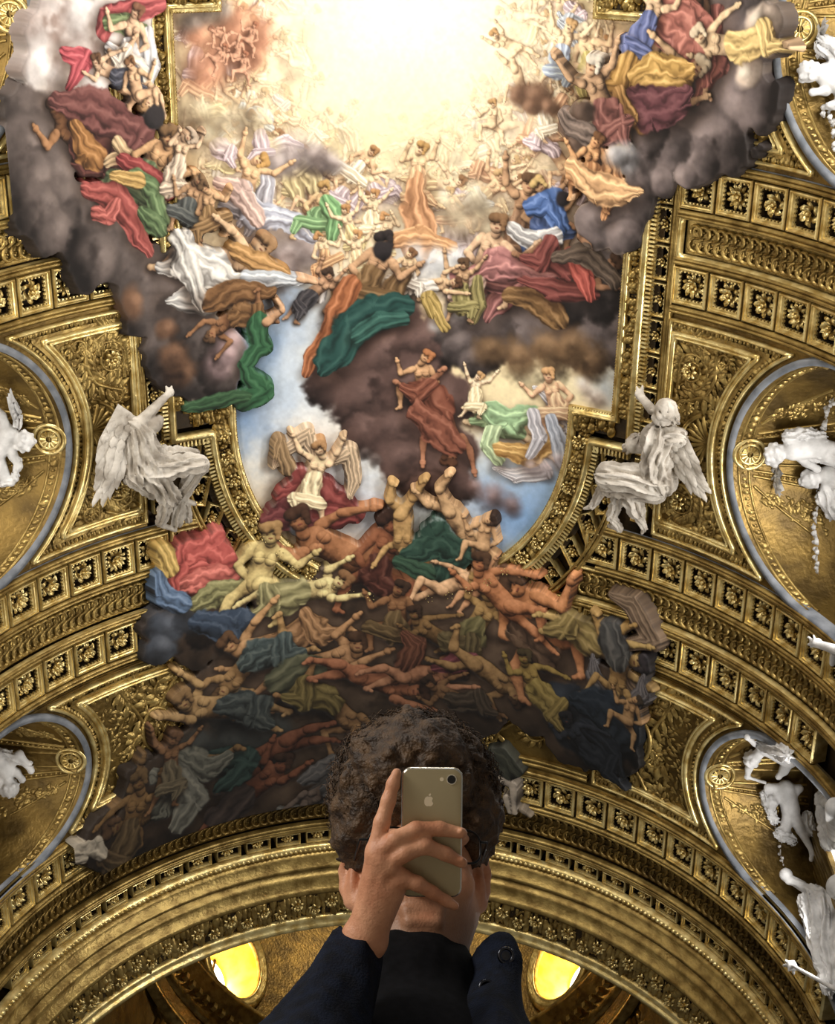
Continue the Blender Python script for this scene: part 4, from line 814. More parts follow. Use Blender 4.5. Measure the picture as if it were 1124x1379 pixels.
m = bpy.data.materials.new('fresco_paint'); m.use_nodes = True; nt = m.node_tree; b_ = nt.nodes['Principled BSDF']; at_ = nt.nodes.new('ShaderNodeAttribute'); at_.attribute_name = 'paint'
nt.links.new(at_.outputs['Color'], b_.inputs['Base Color']); b_.inputs['Roughness'].default_value = .7; b_.inputs['Specular IOR Level'].default_value = .25; MT['paint'] = m
def paint_mesh(name, vmask, cc):
    cell = vmask[:-1, :-1] & vmask[1:, :-1] & vmask[1:, 1:] & vmask[:-1, 1:]
    idx = np.arange(NA_ * NB_).reshape(NB_, NA_); q = np.stack([idx[:-1, :-1], idx[:-1, 1:], idx[1:, 1:], idx[1:, :-1]], -1)[cell]
    u, inv = np.unique(q, return_inverse=True); inv = inv.reshape(-1, 4)
    A = np.broadcast_to(AX[None], (NB_, NA_)).ravel()[u]; B = np.broadcast_to(BY[:, None], (NB_, NA_)).ravel()[u]
    v = V(A, B, cc.ravel()[u]); base = np.array(fresco.location)
    me = fast_mesh(name, v - base, inv, 'paint')
    c = IMG.reshape(-1, 3)[u]; lin = np.where(c <= .04045, c / 12.92, ((c + .055) / 1.055) ** 2.4)
    col = np.ones((len(u), 4), np.float32); col[:, :3] = lin
    at2 = me.color_attributes.new('paint', 'FLOAT_COLOR', 'POINT'); at2.data.foreach_set('color', col.ravel())
    return link(name, me, fresco)
inside = in_poly(AX[None, :], BY[:, None], INNER)
over = OVR > .5
def dil(m):
    r = m.copy(); r[1:] |= m[:-1]; r[:-1] |= m[1:]; r[:, 1:] |= m[:, :-1]; r[:, :-1] |= m[:, 1:]; return r
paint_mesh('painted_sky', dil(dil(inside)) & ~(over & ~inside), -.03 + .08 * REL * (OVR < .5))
def box(m, r):
    for ax in (0, 1):
        c = np.cumsum(np.concatenate([np.zeros_like(np.take(m, [0], ax)), m], ax), ax); n = m.shape[ax]; i = np.arange(n); hi = np.minimum(i + r + 1, n); lo = np.maximum(i - r, 0); m = (np.take(c, hi, ax) - np.take(c, lo, ax)) / (2 * r + 1)
    return m
BL = box(box(over.astype(np.float64), 2), 2)
# paint carried a little way down the rounded rim
known = over & (BL > .55); src = IMG.copy()
for _ in range(7):
    acc = np.zeros_like(IMG); wt = np.zeros(known.shape, np.float32)
    for dy, dx in ((0, 1), (0, -1), (1, 0), (-1, 0)):
        sh_ = np.roll(np.roll(known, dy, 0), dx, 1); acc += np.roll(np.roll(src, dy, 0), dx, 1) * sh_[..., None]; wt += sh_
    new = (wt > 0) & ~known; src[new] = acc[new] / wt[new][:, None]; known |= new
vis = BL > .02; IMG = np.where((vis & ~(over & (BL > .55)))[..., None], src, IMG)
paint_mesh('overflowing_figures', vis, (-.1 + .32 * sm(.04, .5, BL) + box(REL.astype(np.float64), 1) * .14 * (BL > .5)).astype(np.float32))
# ---- gilded frame
def fpart(name, mb, m, smooth=True, kind=None):
    o = mb.build(name, m, fresco, smooth); o.matrix_parent_inverse = Matrix.Translation(-fresco.location)
    if kind: o['kind'] = kind
    return o
mb = MB(); sweep(mb, INNER, [(.07, -.1), (.07, .06), (.04, .1), (.0, .08), (-.02, .13), (-.07, .15), (-.1, .1), (-.12, .03)], closed=True, step=.1); fpart('inner_frame', mb, 'gold_bright')
mb = MB(); studs(mb, INNER, .06, 'bead', .022, .022, .04, off=.05, c0=.07, closed=True); fpart('frame_beading', mb, 'gold', kind='stuff')
mb = MB(); sweep(mb, INNER, [(-.1, .0), (-.45, -.02)], closed=True, step=.1); fpart('frame_hollow', mb, 'gold_back')
mb = MB(); sweep(mb, OUTER, [(.09, -.05), (.09, .12), (.05, .16), (.0, .17), (-.03, .13), (-.05, .13), (-.06, -.05)], closed=True, step=.1); fpart('outer_frame', mb, 'gold_bright')
mb = MB(); studs(mb, OUTER, .085, 'tooth', .026, .075, .13, off=-.12, c0=-.04, closed=True); fpart('frame_dentils', mb, 'gold_bright', False, 'stuff')
mb = MB(); sweep(mb, OUTER, [(-.05, -.08), (-.3, -.1)], closed=True, step=.1); fpart('frame_edge', mb, 'gold_back')
mb = MB()
for off, kd, sx in ((-.17, 'leaf', .07), (-.24, 'leaf', .075), (-.3, 'bead', .05), (-.36, 'leaf', .07)):
    studs(mb, INNER, .11, kd, sx, sx * 1.25, .13, off=off, c0=-.01, closed=True, jitter=.8)
fpart('leaf_garland', mb, 'gold', kind='stuff')
for sg in (1, -1):
    for i, ph in enumerate(np.arange(3, 84, 7)):
        t = math.radians(ph); a, b = 3.9 * math.cos(t), EY + 4.45 * math.sin(t)
        r = link('flower', ROS_S[i % 2], fresco); r.matrix_parent_inverse = Matrix.Translation(-fresco.location); r.matrix_basis = frame_at(sg * a, b, .0, i)
# ================================================================== modelling of rounded figures: blended solids turned into one skin
class Clay:
    def __init__(s, lo, hi, h):
        s.lo = np.asarray(lo, float); s.h = h; s.n = np.ceil((np.asarray(hi, float) - s.lo) / h).astype(int) + 1
        s.D = np.full(tuple(s.n), 9.0, np.float32); s.ax = [(s.lo[i] + h * np.arange(s.n[i])).astype(np.float32) for i in range(3)]
    def win(s, c, r):
        i0 = np.clip(((c - r - s.lo) / s.h).astype(int), 0, s.n - 1); i1 = np.clip(((c + r - s.lo) / s.h).astype(int) + 2, 0, s.n)
        if np.any(i1 - i0 < 1): return None
        sl = tuple(slice(a, b) for a, b in zip(i0, i1)); return sl, s.ax[0][i0[0]:i1[0], None, None], s.ax[1][None, i0[1]:i1[1], None], s.ax[2][None, None, i0[2]:i1[2]]
    def put(s, sl, d, k, cut=False):
        D = s.D[sl]
        if cut: d = -d; hh = np.clip(.5 - .5 * (D - d) / k, 0, 1); s.D[sl] = D * (1 - hh) + d * hh + k * hh * (1 - hh); return
        hh = np.clip(.5 + .5 * (D - d) / k, 0, 1); s.D[sl] = D * (1 - hh) + d * hh - k * hh * (1 - hh)
    def cone(s, a, b, ra, rb, k=.02, fold=0.0, nf=5, cut=False, ph=None):
        a = np.asarray(a, float); b = np.asarray(b, float); m = max(ra, rb) + 3 * k + fold * 2 + 2 * s.h
        w = s.win((a + b) / 2, np.abs(b - a) / 2 + m)
        if w is None: return s
        sl, X, Y, Z = w; d = b - a; L2 = max(d @ d, 1e-9); t = np.clip(((X - a[0]) * d[0] + (Y - a[1]) * d[1] + (Z - a[2]) * d[2]) / L2, 0, 1)
        qx, qy, qz = X - a[0] - t * d[0], Y - a[1] - t * d[1], Z - a[2] - t * d[2]
        q = np.sqrt(qx * qx + qy * qy + qz * qz) - (ra + (rb - ra) * t)
        if fold:
            u = d / math.sqrt(L2); e = np.array([1, 0, 0]) if abs(u[0]) < .8 else np.array([0, 1, 0]); e1 = np.cross(u, e); e1 /= np.linalg.norm(e1); e2 = np.cross(u, e1)
            an = np.arctan2(qx * e2[0] + qy * e2[1] + qz * e2[2], qx * e1[0] + qy * e1[1] + qz * e1[2]); p = random.uniform(0, 6) if ph is None else ph
            f1 = np.sin(an * nf + 2.2 * np.sin(t * 4 + p) + p); q = q + fold * (f1 * np.abs(f1)) + fold * .4 * np.sin(an * (nf * 2 + 1) - t * 7 + p)
        s.put(sl, q.astype(np.float32), k, cut); return s
    def ball(s, c, r, k=.02, rot=None, cut=False):
        c = np.asarray(c, float); r = np.broadcast_to(np.asarray(r, float), (3,)); w = s.win(c, r.max() + 3 * k + 2 * s.h)
        if w is None: return s
        sl, X, Y, Z = w; x, y, z = X - c[0], Y - c[1], Z - c[2]
        if rot is not None: x, y, z = [x * rot[0][i] + y * rot[1][i] + z * rot[2][i] for i in range(3)]     # columns of rot = axes of the ellipsoid
        k0 = np.sqrt((x / r[0]) ** 2 + (y / r[1]) ** 2 + (z / r[2]) ** 2); k1 = np.sqrt((x / r[0] ** 2) ** 2 + (y / r[1] ** 2) ** 2 + (z / r[2] ** 2) ** 2)
        s.put(sl, (k0 * (k0 - 1) / np.maximum(k1, 1e-6)).astype(np.float32), k, cut); return s
    def rough(s, amp, freq, seed=0):
        """small irregular lumps: hair, curls, worn stucco"""
        X, Y, Z = s.ax[0][:, None, None], s.ax[1][None, :, None], s.ax[2][None, None, :]; r = np.random.default_rng(seed); t = 0
        for i in range(5):
            v = r.normal(size=3); v /= np.linalg.norm(v); f = freq * (1 + .5 * i); t = t + np.sin(f * (v[0] * X + v[1] * Y + v[2] * Z) + r.uniform(0, 6) + 1.7 * np.sin(f * .6 * (v[2] * X + v[0] * Y - v[1] * Z)))
        s.D += (amp * t / 3).astype(np.float32); return s
    def skin(s, smooth=1):
        D = s.D; n = s.n; I = D < 0
        cs = np.zeros(tuple(n - 1), np.int8)
        for dx in (0, 1):
            for dy in (0, 1):
                for dz in (0, 1): cs += I[dx:n[0] - 1 + dx, dy:n[1] - 1 + dy, dz:n[2] - 1 + dz]
        act = (cs > 0) & (cs < 8); ids = np.full(act.shape, -1, np.int64); cell = np.argwhere(act); ids[act] = np.arange(len(cell))
        acc = np.zeros((len(cell), 3)); cnt = np.zeros(len(cell)); quads = []
        for ax in range(3):
            sl0 = [slice(None)] * 3; sl1 = [slice(None)] * 3; sl0[ax] = slice(0, -1); sl1[ax] = slice(1, None)
            A, B = D[tuple(sl0)], D[tuple(sl1)]; cr = (A < 0) != (B < 0); e = np.argwhere(cr); t = A[cr] / (A[cr] - B[cr])
            pos = e.astype(float); pos[:, ax] += t; o1, o2 = [i for i in range(3) if i != ax]
            q = []; ok = np.ones(len(e), bool)
            for (d1, d2) in ((0, 0), (-1, 0), (-1, -1), (0, -1)):
                c = e.copy(); c[:, o1] += d1; c[:, o2] += d2
                g = np.all(c >= 0, 1) & np.all(c < np.array(act.shape), 1); ok &= g; cc = np.clip(c, 0, np.array(act.shape) - 1); v = ids[cc[:, 0], cc[:, 1], cc[:, 2]]; q.append(v)
                gg = g & (v >= 0); np.add.at(acc, v[gg], pos[gg]); np.add.at(cnt, v[gg], 1)
            q = np.stack(q, 1); flip = (A[cr] < 0) != (ax == 1); q[flip] = q[flip][:, ::-1]; quads.append(q[ok & np.all(q >= 0, 1)])
        v = acc / np.maximum(cnt, 1)[:, None] * s.h + s.lo; q = np.concatenate(quads)
        for _ in range(smooth):
            sm_ = np.zeros_like(v); c2 = np.zeros(len(v))
            for i in range(4):
                np.add.at(sm_, q[:, i], v[q[:, (i + 1) % 4]]); np.add.at(c2, q[:, i], 1)
            v = .5 * v + .5 * sm_ / np.maximum(c2, 1)[:, None]
        return v, q
def clay_obj(name, clay, m, parent=None, base=(0, 0, 0), smooth=1):
    v, q = clay.skin(smooth); return link(name, fast_mesh(name, v - np.asarray(base, float), q, m), parent)
def PX(x, y, X):
    """point of the sight line through a reference pixel on the upright plane x = X"""
    d = pix(x, y); t = (X - CAMP[0]) / d[0]; return CAMP + t * d
def PV(x, y, c=0.0):
    a, b = at(x, y, c); return V(a, b, c)
def PD(x, y, dep): return CAMP + dep * pix(x, y)

def PL(x, y, off=.3):
    """point a little in front of whatever the sight line meets inside a lunette"""
    d = pix(x, y); t = np.arange(20, 50, .02); P = CAMP[None] + t[:, None] * d[None]; r = np.hypot(P[:, 0], P[:, 2] - ZS); free = (r < R) | ((P[:, 2] < ZS) & (np.abs(P[:, 0]) < 8.4))
    for (y0, y1, yc, w, ap, bq) in BAYS:
        q = (P[:, 1] - yc) / w; z = ZS + ap - bq + bq * np.sqrt(np.clip(1 - q * q, 0, 1)); free |= (np.abs(q) < 1) & (P[:, 2] < z) & (np.abs(P[:, 0]) < 8.95)
    i = int(np.argmin(free)) if not free.all() else len(t) - 1
    return P[i] - d / np.linalg.norm(d) * off
# ================================================================== THE CROSSING BEYOND THE ARCH: pendentives, drum with lit windows
DC = np.array([-.3, 33.1]); DR = 8.8; DZ = CZ + 42.0
crossing = empty('wall_crossing', (DC[0], DC[1], DZ)); tag(crossing, 'dim gilded drum and pendentives of the dome seen through the end arch', 'wall', kind='structure')
def cpart(name, mb, m, smooth=True, parent=None, kind=None):
    o = mb.build(name, m, parent or crossing, smooth); o.matrix_parent_inverse = Matrix.Translation(-crossing.location)
    if kind: o['kind'] = kind
    return o
nth = 96; th = np.linspace(0, 2 * PI, nth + 1)
def loft(z):       # rounded square below, circle at the drum
    t = np.clip((DZ - z) / 13.5, 0, 1); n_ = 2 + 10 * t ** 1.6; c, s = np.cos(th), np.sin(th); r = (np.abs(c) ** n_ + np.abs(s) ** n_) ** (-1 / n_); rr = DR + (8.3 - DR) * t
    return np.stack([DC[0] + rr * r * c, DC[1] + rr * r * s, np.full(nth + 1, z)], 1)
zs = np.linspace(DZ - 14.5, DZ, 24); P = np.array([loft(z) for z in zs]); ii = np.arange(24 * (nth + 1)).reshape(24, nth + 1)
keep = np.ones((23, nth), bool)
for i in range(23):
    for j in range(nth):
        c = (P[i, j] + P[i + 1, j + 1]) / 2
        if c[1] < 26.5 and math.hypot(c[0], c[2] - ZS) < 8.6: keep[i, j] = False
Q = np.stack([ii[:-1, :-1], ii[:-1, 1:], ii[1:, 1:], ii[1:, :-1]], -1)[keep]
pe = MB().add(P.reshape(-1, 3), Q.tolist()); cpart('pendentive', pe, 'gold_field')
def hoop(mb, z, prof):
    m_ = len(prof); v = [(DC[0] + (DR - d) * math.cos(t), DC[1] + (DR - d) * math.sin(t), z + h) for t in th for (d, h) in prof]
    mb.add(v, [(i * m_ + k, i * m_ + k + 1, (i + 1) * m_ + k + 1, (i + 1) * m_ + k) for i in range(nth) for k in range(m_ - 1)])
mb = MB(); hoop(mb, DZ, [(-.2, -.9), (.05, -.85), (.08, -.6), (.2, -.5), (.22, -.3), (.45, -.2), (.5, 0), (.7, .1), (.75, .3), (.6, .4), (-.2, .45)]); hoop(mb, DZ - 2.0, [(-.2, -.2), (.12, -.15), (.16, 0), (.12, .12), (-.2, .2)]); cpart('drum_cornice', mb, 'gold')
mb = MB(); u, f = bump_unit('tooth')
for t in np.linspace(0, 2 * PI, 130)[:-1]:
    q_ = u * np.array([.1, .12, .2]); ct, st = math.cos(t), math.sin(t); r = DR - .2 - q_[:, 2]; mb.add(np.stack([DC[0] + r * ct - q_[:, 0] * st, DC[1] + r * st + q_[:, 0] * ct, DZ - .4 + q_[:, 1]], 1), f)
cpart('cornice_dentils', mb, 'gold_bright', False, kind='stuff')
# vertical strips and leafy swags on the pendentives
for k, t in enumerate(np.radians([28, 40, 52, 128, 140, 152, 62, 118])):
    mb = MB(); j = int(t / (2 * PI) * nth); 
    for w_, d in ((.35, .12), (.2, .22)):
        v = []
        for z in np.linspace(DZ - 13, DZ - 2.3, 10):
            L_ = loft(z); p = L_[j]; n_ = np.array([DC[0] - p[0], DC[1] - p[1], 0]); n_ /= np.linalg.norm(n_); tx = np.array([-n_[1], n_[0], 0])
            v += [p - tx * w_, p - tx * w_ + n_ * d, p + tx * w_ + n_ * d, p + tx * w_]
        mb.add(v, [(4 * i + e, 4 * i + e + 1, 4 * i + e + 5, 4 * i + e + 4) for i in range(9) for e in range(3)])
    cpart('pilaster_strip', mb, 'gold')
mb = MB(); u, f = bump_unit('leaf')
for _ in range(520):
    t = random.uniform(.35, 2.8); z = random.uniform(DZ - 13, DZ - 2.4); p = loft(z)[int(t / (2 * PI) * nth)]; n_ = np.array([DC[0] - p[0], DC[1] - p[1], 0]); n_ /= np.linalg.norm(n_); tx = np.array([-n_[1], n_[0], 0]); al = random.uniform(0, 6); k = random.uniform(.12, .3)
    x = (u[:, 0] * math.cos(al) - u[:, 1] * math.sin(al)) * k; y = (u[:, 0] * math.sin(al) + u[:, 1] * math.cos(al)) * k
    mb.add(p + x[:, None] * tx + y[:, None] * np.array([0, 0, 1]) + (u[:, 2] * .14)[:, None] * n_, f)
cpart('leaf_relief', mb, 'gold', kind='stuff')
# the two glowing windows
HOLES = []
MT['lit'] = emit_mat('sunlit_window_glass', (1, .94, .78, 1), 5.0)
MT['reveal'] = mat('ochre_window_reveal', srgb(214, 160, 44), srgb(238, 196, 84), rough=.5, metal=.2, scale=2)
for n_i, (px_, py_) in enumerate(((312, 1297), (757, 1300))):
    d = pix(px_, py_); o = CAMP[:2] - DC; A = d[0] ** 2 + d[1] ** 2; B = o @ d[:2]; C = o @ o - (DR + .2) ** 2; t = (-B + math.sqrt(B * B - A * C)) / A; p = CAMP + t * d
    nrm = np.array([DC[0] - p[0], DC[1] - p[1], 0]); nrm /= np.linalg.norm(nrm); tx = np.array([-nrm[1], nrm[0], 0]); up = np.array([0, 0, 1.0])
    wn = empty('window_%d' % (7 + n_i), tuple(p)); tag(wn, 'glowing oval drum window at the lower %s, beyond the end arch' % ('left' if n_i == 0 else 'right'), 'window', kind='structure')
    def wpart(name, mb, m, smooth=True): o_ = mb.build(name, m, wn, smooth); o_.matrix_parent_inverse = Matrix.Translation(-wn.location); return o_
    tt = np.linspace(0, 2 * PI, 41); RA, RB = 1.25, 1.75
    def ovl(k, dd): return [p + tx * RA * k * math.cos(a) + up * RB * k * math.sin(a) + nrm * dd for a in tt[:-1]]
    def strip(rings): v = np.concatenate(rings); return MB().add(v, [(i * 40 + j, i * 40 + (j + 1) % 40, (i + 1) * 40 + (j + 1) % 40, (i + 1) * 40 + j) for i in range(len(rings) - 1) for j in range(40)])
    wpart('frame', strip([ovl(1.35, 0), ovl(1.32, .25), ovl(1.2, .32), ovl(1.12, .2), ovl(1.05, .25), ovl(1.0, .2), ovl(1.0, .05)]), 'gold_bright')
    wpart('reveal', strip([ovl(1.02, .12), ovl(.98, -.1), ovl(.62, -1.3)]), 'reveal')
    wpart('pane', MB().add(ovl(.62, -1.28), [tuple(range(40))]), 'lit', False)
    HOLES.append((p, tx))
    br = MB(); sgn = 1 if n_i == 0 else -1
    for (c0, c1, w_) in (((-.9, .1), (.9, .1), .05), ((0, -.9), (0, .9), .05)):
        a_, b_2 = p + tx * RA * c0[0] + up * RB * c0[1], p + tx * RA * c1[0] + up * RB * c1[1]; dv = (b_2 - a_) / np.linalg.norm(b_2 - a_); sd = np.cross(dv, nrm)
        br.add([a_ - sd * w_ + nrm * -1.25, a_ + sd * w_ + nrm * -1.25, b_2 + sd * w_ + nrm * -1.25, b_2 - sd * w_ + nrm * -1.25, a_ - sd * w_ + nrm * -1.18, a_ + sd * w_ + nrm * -1.18, b_2 + sd * w_ + nrm * -1.18, b_2 - sd * w_ + nrm * -1.18], [(4, 5, 6, 7), (0, 1, 5, 4), (1, 2, 6, 5), (2, 3, 7, 6), (3, 0, 4, 7)])
    wpart('glazing_bar', br, 'gold_back', False)
    l = bpy.data.lights.new('drum_window_light', 'AREA'); l.shape = 'ELLIPSE'; l.size = 1.6; l.size_y = 2.4; l.energy = 380; l.color = (1, .8, .45); lo = bpy.data.objects.new('drum_window_light', l); COL.objects.link(lo); lo.location = Vector(p - nrm * 1.2); lo.rotation_euler = Vector(nrm).to_track_quat('-Z', 'Z').to_euler()

n1, n2 = 240, 60; t1 = np.linspace(0, 2 * PI, n1 + 1); z1 = np.linspace(DZ, DZ + 15, n2 + 1); TT, ZZ = np.meshgrid(t1, z1, indexing='ij'); rr_ = DR + .2
PP = np.stack([DC[0] + rr_ * np.cos(TT), DC[1] + rr_ * np.sin(TT), ZZ], -1); CC = (PP[:-1, :-1] + PP[1:, 1:]) / 2; keep = np.ones(CC.shape[:2], bool)
for (p, tx) in HOLES: dv = CC - p; keep &= ((dv @ tx) / 1.25) ** 2 + (dv[..., 2] / 1.75) ** 2 + (np.linalg.norm(dv, axis=-1) > 5) * 9 > 1.25
ii = np.arange((n1 + 1) * (n2 + 1)).reshape(n1 + 1, n2 + 1); Q = np.stack([ii[:-1, :-1], ii[1:, :-1], ii[1:, 1:], ii[:-1, 1:]], -1)[keep]
dr_ = link('drum', fast_mesh('drum', PP.reshape(-1, 3) - np.array(crossing.location), Q, 'gold_field'), crossing)
P = np.array([[(DC[0] + r * math.cos(t), DC[1] + r * math.sin(t), z) for t in th] for z, r in ((DZ + 15, rr_), (DZ + 20, rr_ * .8), (DZ + 22.5, rr_ * .45), (DZ + 23.2, .2))]); ii = np.arange(4 * (nth + 1)).reshape(4, nth + 1)
mb = MB().add(P.reshape(-1, 3), np.stack([ii[:-1, :-1], ii[:-1, 1:], ii[1:, 1:], ii[1:, :-1]], -1).reshape(-1, 4).tolist()); cpart('dome', mb, 'gold_field')

area('drum_fill_light', (DC[0], DC[1], DZ + 14), (DC[0], DC[1] + 3, DZ - 4), 3, 3, 800, (1, .82, .5))  # added warm fill inside the drum, no lantern is built
# ================================================================== STUCCO FIGURES
FACES = []
def make_statue(name, label, cat, prims, h=.03, m='stucco', group=None, rough=.0):
    """prims: ('c', p, q, rp, rq, fold, nf) or ('b', p, r)"""
    P = np.array([p for pr in prims for p in (pr[1:3] if pr[0] == 'c' else pr[1:2])]); M = max([max(pr[3:5]) if pr[0] == 'c' else np.max(pr[2]) for pr in prims]) + .12
    cl_ = Clay(P.min(0) - M, P.max(0) + M, h)
    for pr in prims:
        if pr[0] == 'c': cl_.cone(pr[1], pr[2], pr[3], pr[4], .03, (pr[5] if len(pr) > 5 else 0) * 1.5, (pr[6] + 2) if len(pr) > 6 else 5)
        else: cl_.ball(pr[1], pr[2], .04)
    for (hp_, up_, r_) in FACES:         # eyes, nose and mouth on each carved head, turned to the nave
        d = CAMP - hp_; d = d / np.linalg.norm(d); d[2] -= .25; up_ = up_ - d * (up_ @ d); up_ /= max(np.linalg.norm(up_), 1e-6); d = d / np.linalg.norm(d); sd = np.cross(up_, d); sd /= np.linalg.norm(sd); f0 = hp_ + d * r_ * .95
        for e in (-1, 1): cl_.ball(f0 + sd * r_ * .36 * e + up_ * r_ * .12 + d * r_ * .05, r_ * .2, .02, cut=True)
        cl_.cone(f0 + up_ * r_ * .12, f0 - up_ * r_ * .18 + d * r_ * .12, r_ * .09, r_ * .14, .02); cl_.cone(f0 - up_ * r_ * .48 - sd * r_ * .18 + d * r_ * .02, f0 - up_ * r_ * .48 + sd * r_ * .18 + d * r_ * .02, r_ * .07, r_ * .07, .015, cut=True)
        for e in (-1, 1): cl_.ball(f0 - d * r_ * .1 + sd * r_ * .45 * e - up_ * r_ * .25, r_ * .3, .03)
        for i in range(26):
            v_ = RNG.normal(size=3); v_ /= np.linalg.norm(v_)
            if v_ @ d > .35 and v_ @ up_ < .55: continue
            cl_.ball(hp_ + v_ * r_ * 1.02, r_ * random.uniform(.18, .3), .015)
    if rough: cl_.rough(rough, 26, 3)
    base = P.mean(0); root = empty(name, tuple(base)); tag(root, label, cat, group)
    clay_obj('body', cl_, m, root, base, 1); return root, base
def wing(root, base, pts, wid, surf, m, rows=5, c0=.12, flen=.5, name='wing'):
    """layered feathers laid along a centre line on a surface (u, v, height)"""
    P = dense(pts, .05); s = np.linspace(0, 1, len(P)); W = np.interp(s, np.linspace(0, 1, len(wid)), wid); N = normals2(P, False); mb = MB()
    sweep_v = []; n = len(P); tt = np.linspace(-1, 1, 7)
    A = P[:, None, 0] + N[:, None, 0] * W[:, None] * tt[None] * .9; B = P[:, None, 1] + N[:, None, 1] * W[:, None] * tt[None] * .9; C = c0 + .08 * (1 - tt[None] ** 2) * np.ones((n, 1))
    mb.add(surf(A, B, C).reshape(-1, 3), [(i * 7 + k, i * 7 + k + 1, (i + 1) * 7 + k + 1, (i + 1) * 7 + k) for i in range(n - 1) for k in range(6)])
    u, f = bump_unit('leaf'); L = np.linalg.norm(P[-1] - P[0])
    nl = int(L / (flen * .34)) + 1
    for i in range(nl):
        t0 = (i + .4) / nl; j = min(int(t0 * (n - 1)), n - 1); T = np.array([N[j, 1], -N[j, 0]]); w_ = W[j]; nr = max(2, int(rows * w_ / max(W)))
        for r_ in range(nr):
            o = -1 + 2 * (r_ + .5) / nr; q = P[j] + N[j] * w_ * o * .85; ey = T + N[j] * .35 * o; ey /= np.linalg.norm(ey); ex = np.array([ey[1], -ey[0]])
            k = flen * (.55 if t0 < .45 else .9) * random.uniform(.85, 1.1); ux = u[:, 0] * w_ / nr * 1.15; uy = (u[:, 1] + .3) * k * .5
            mb.add(surf(q[0] + ux * ex[0] + uy * ey[0], q[1] + ux * ex[1] + uy * ey[1], c0 + .1 * (1 - o * o) + u[:, 2] * .05 - .03 * t0 + .02 * (u[:, 1] > .9)), f)
    o = mb.build(name, m, root); o.matrix_parent_inverse = Matrix.Translation(-Vector(base)); return o
def S(*pts): return [PV(x, y, c) for (x, y, c) in pts]
random.seed(3)
# angel reaching up beside the fresco, left
q = lambda x, y, c: PV(x, y, c)
pr = [('c', q(190, 568, .5), q(206, 551, .55), .13, .1), ('c', q(206, 551, .55), q(225, 532, .4), .1, .07), ('b', q(229, 528, .38), (.09, .09, .07)), ('c', q(229, 528, .38), q(231, 520, .36), .035, .03), ('c', q(226, 530, .38), q(224, 521, .36), .035, .03),
      ('b', q(207, 571, .55), (.17, .18, .17)), ('b', q(214, 566, .55), (.1, .12, .1)), ('c', q(180, 572, .45), q(196, 582, .5), .17, .2, .02, 4), ('c', q(188, 588, .5), q(203, 628, .5), .25, .3, .035, 6), ('c', q(178, 600, .4), q(186, 640, .45), .18, .2, .04, 5), ('c', q(196, 600, .55), q(220, 618, .62), .16, .12, .03, 4),
      ('c', q(205, 630, .5), q(266, 624, .75), .26, .17, .045, 6), ('c', q(268, 626, .72), q(243, 673, .5), .17, .1, .03, 4), ('c', q(243, 673, .45), q(262, 678, .45), .075, .05), ('c', q(203, 640, .5), q(228, 668, .6), .26, .17, .05, 6), ('c', q(228, 668, .58), q(216, 704, .4), .15, .08, .03, 4),
      ('c', q(216, 706, .36), q(236, 714, .36), .07, .05), ('c', q(240, 672, .42), q(238, 702, .35), .14, .12, .03, 5), ('c', q(250, 682, .4), q(254, 700, .3), .09, .07, .02, 4), ('c', q(222, 610, .45), q(262, 612, .5), .12, .08, .04, 4), ('c', q(178, 645, .45), q(205, 660, .4), .13, .14, .04, 5)]
ro, ba = make_statue('stucco_angel', 'white stucco winged angel reaching up the left corner of the fresco frame', 'statue', pr, .021, 'stucco_old', 'angels seated at the fresco corners', .007)
wing(ro, ba, [at(172, 578), at(150, 566), at(138, 590), at(131, 625), at(116, 662)], [.2, .4, .45, .32, .1], V, 'stucco_old', 5, .42, .55)
# angel with head turned, right
pr = [('b', q(861, 531, .35), (.1, .11, .08)), ('c', q(859, 528, .35), q(857, 521, .33), .035, .025), ('c', q(864, 528, .35), q(865, 519, .33), .035, .025), ('c', q(862, 534, .36), q(878, 552, .5), .08, .1), ('b', q(896, 552, .6), (.22, .24, .22)), ('b', q(888, 562, .6), (.16, .17, .18)), ('c', q(902, 548, .6), q(908, 566, .5), .1, .08, .03, 4),
      ('c', q(884, 586, .5), q(912, 588, .45), .2, .18, .03, 5), ('c', q(887, 592, .5), q(884, 628, .55), .3, .28, .045, 6), ('b', q(854, 598, .5), (.19, .19, .19)), ('c', q(856, 592, .5), q(846, 604, .45), .12, .1, .03, 4), ('c', q(876, 600, .55), q(860, 606, .55), .1, .09), ('c', q(884, 632, .5), q(889, 648, .5), .28, .28, .04, 5),
      ('c', q(884, 648, .5), q(818, 640, .75), .28, .22, .05, 7), ('c', q(880, 660, .45), q(822, 655, .65), .22, .17, .05, 6), ('c', q(815, 652, .65), q(797, 682, .45), .13, .065, .015, 4), ('c', q(797, 682, .42), q(786, 685, .4), .06, .035), ('c', q(845, 660, .5), q(858, 686, .5), .2, .15, .04, 5), ('c', q(858, 688, .48), q(867, 712, .36), .13, .06, .015, 4), ('c', q(867, 712, .34), q(864, 718, .34), .05, .04),
      ('c', q(832, 672, .45), q(824, 695, .4), .11, .09, .03, 4), ('c', q(824, 697, .4), q(834, 712, .36), .09, .07, .02, 4), ('c', q(834, 712, .36), q(820, 708, .34), .07, .05), ('c', q(889, 652, .45), q(898, 634, .4), .12, .1, .03, 4)]
FACES[:] = [(q(893, 556, .6), q(893, 545, .6) - q(893, 560, .6), .21)]
ro, ba = make_statue('stucco_angel', 'white stucco winged angel with turned head at the right corner of the fresco frame', 'statue', pr, .021, 'stucco_old', 'angels seated at the fresco corners', .007)
wing(ro, ba, [at(905, 590), at(925, 592), at(940, 615), at(955, 640), at(970, 655)], [.3, .42, .36, .26, .1], V, 'stucco_old', 5, .42, .5)
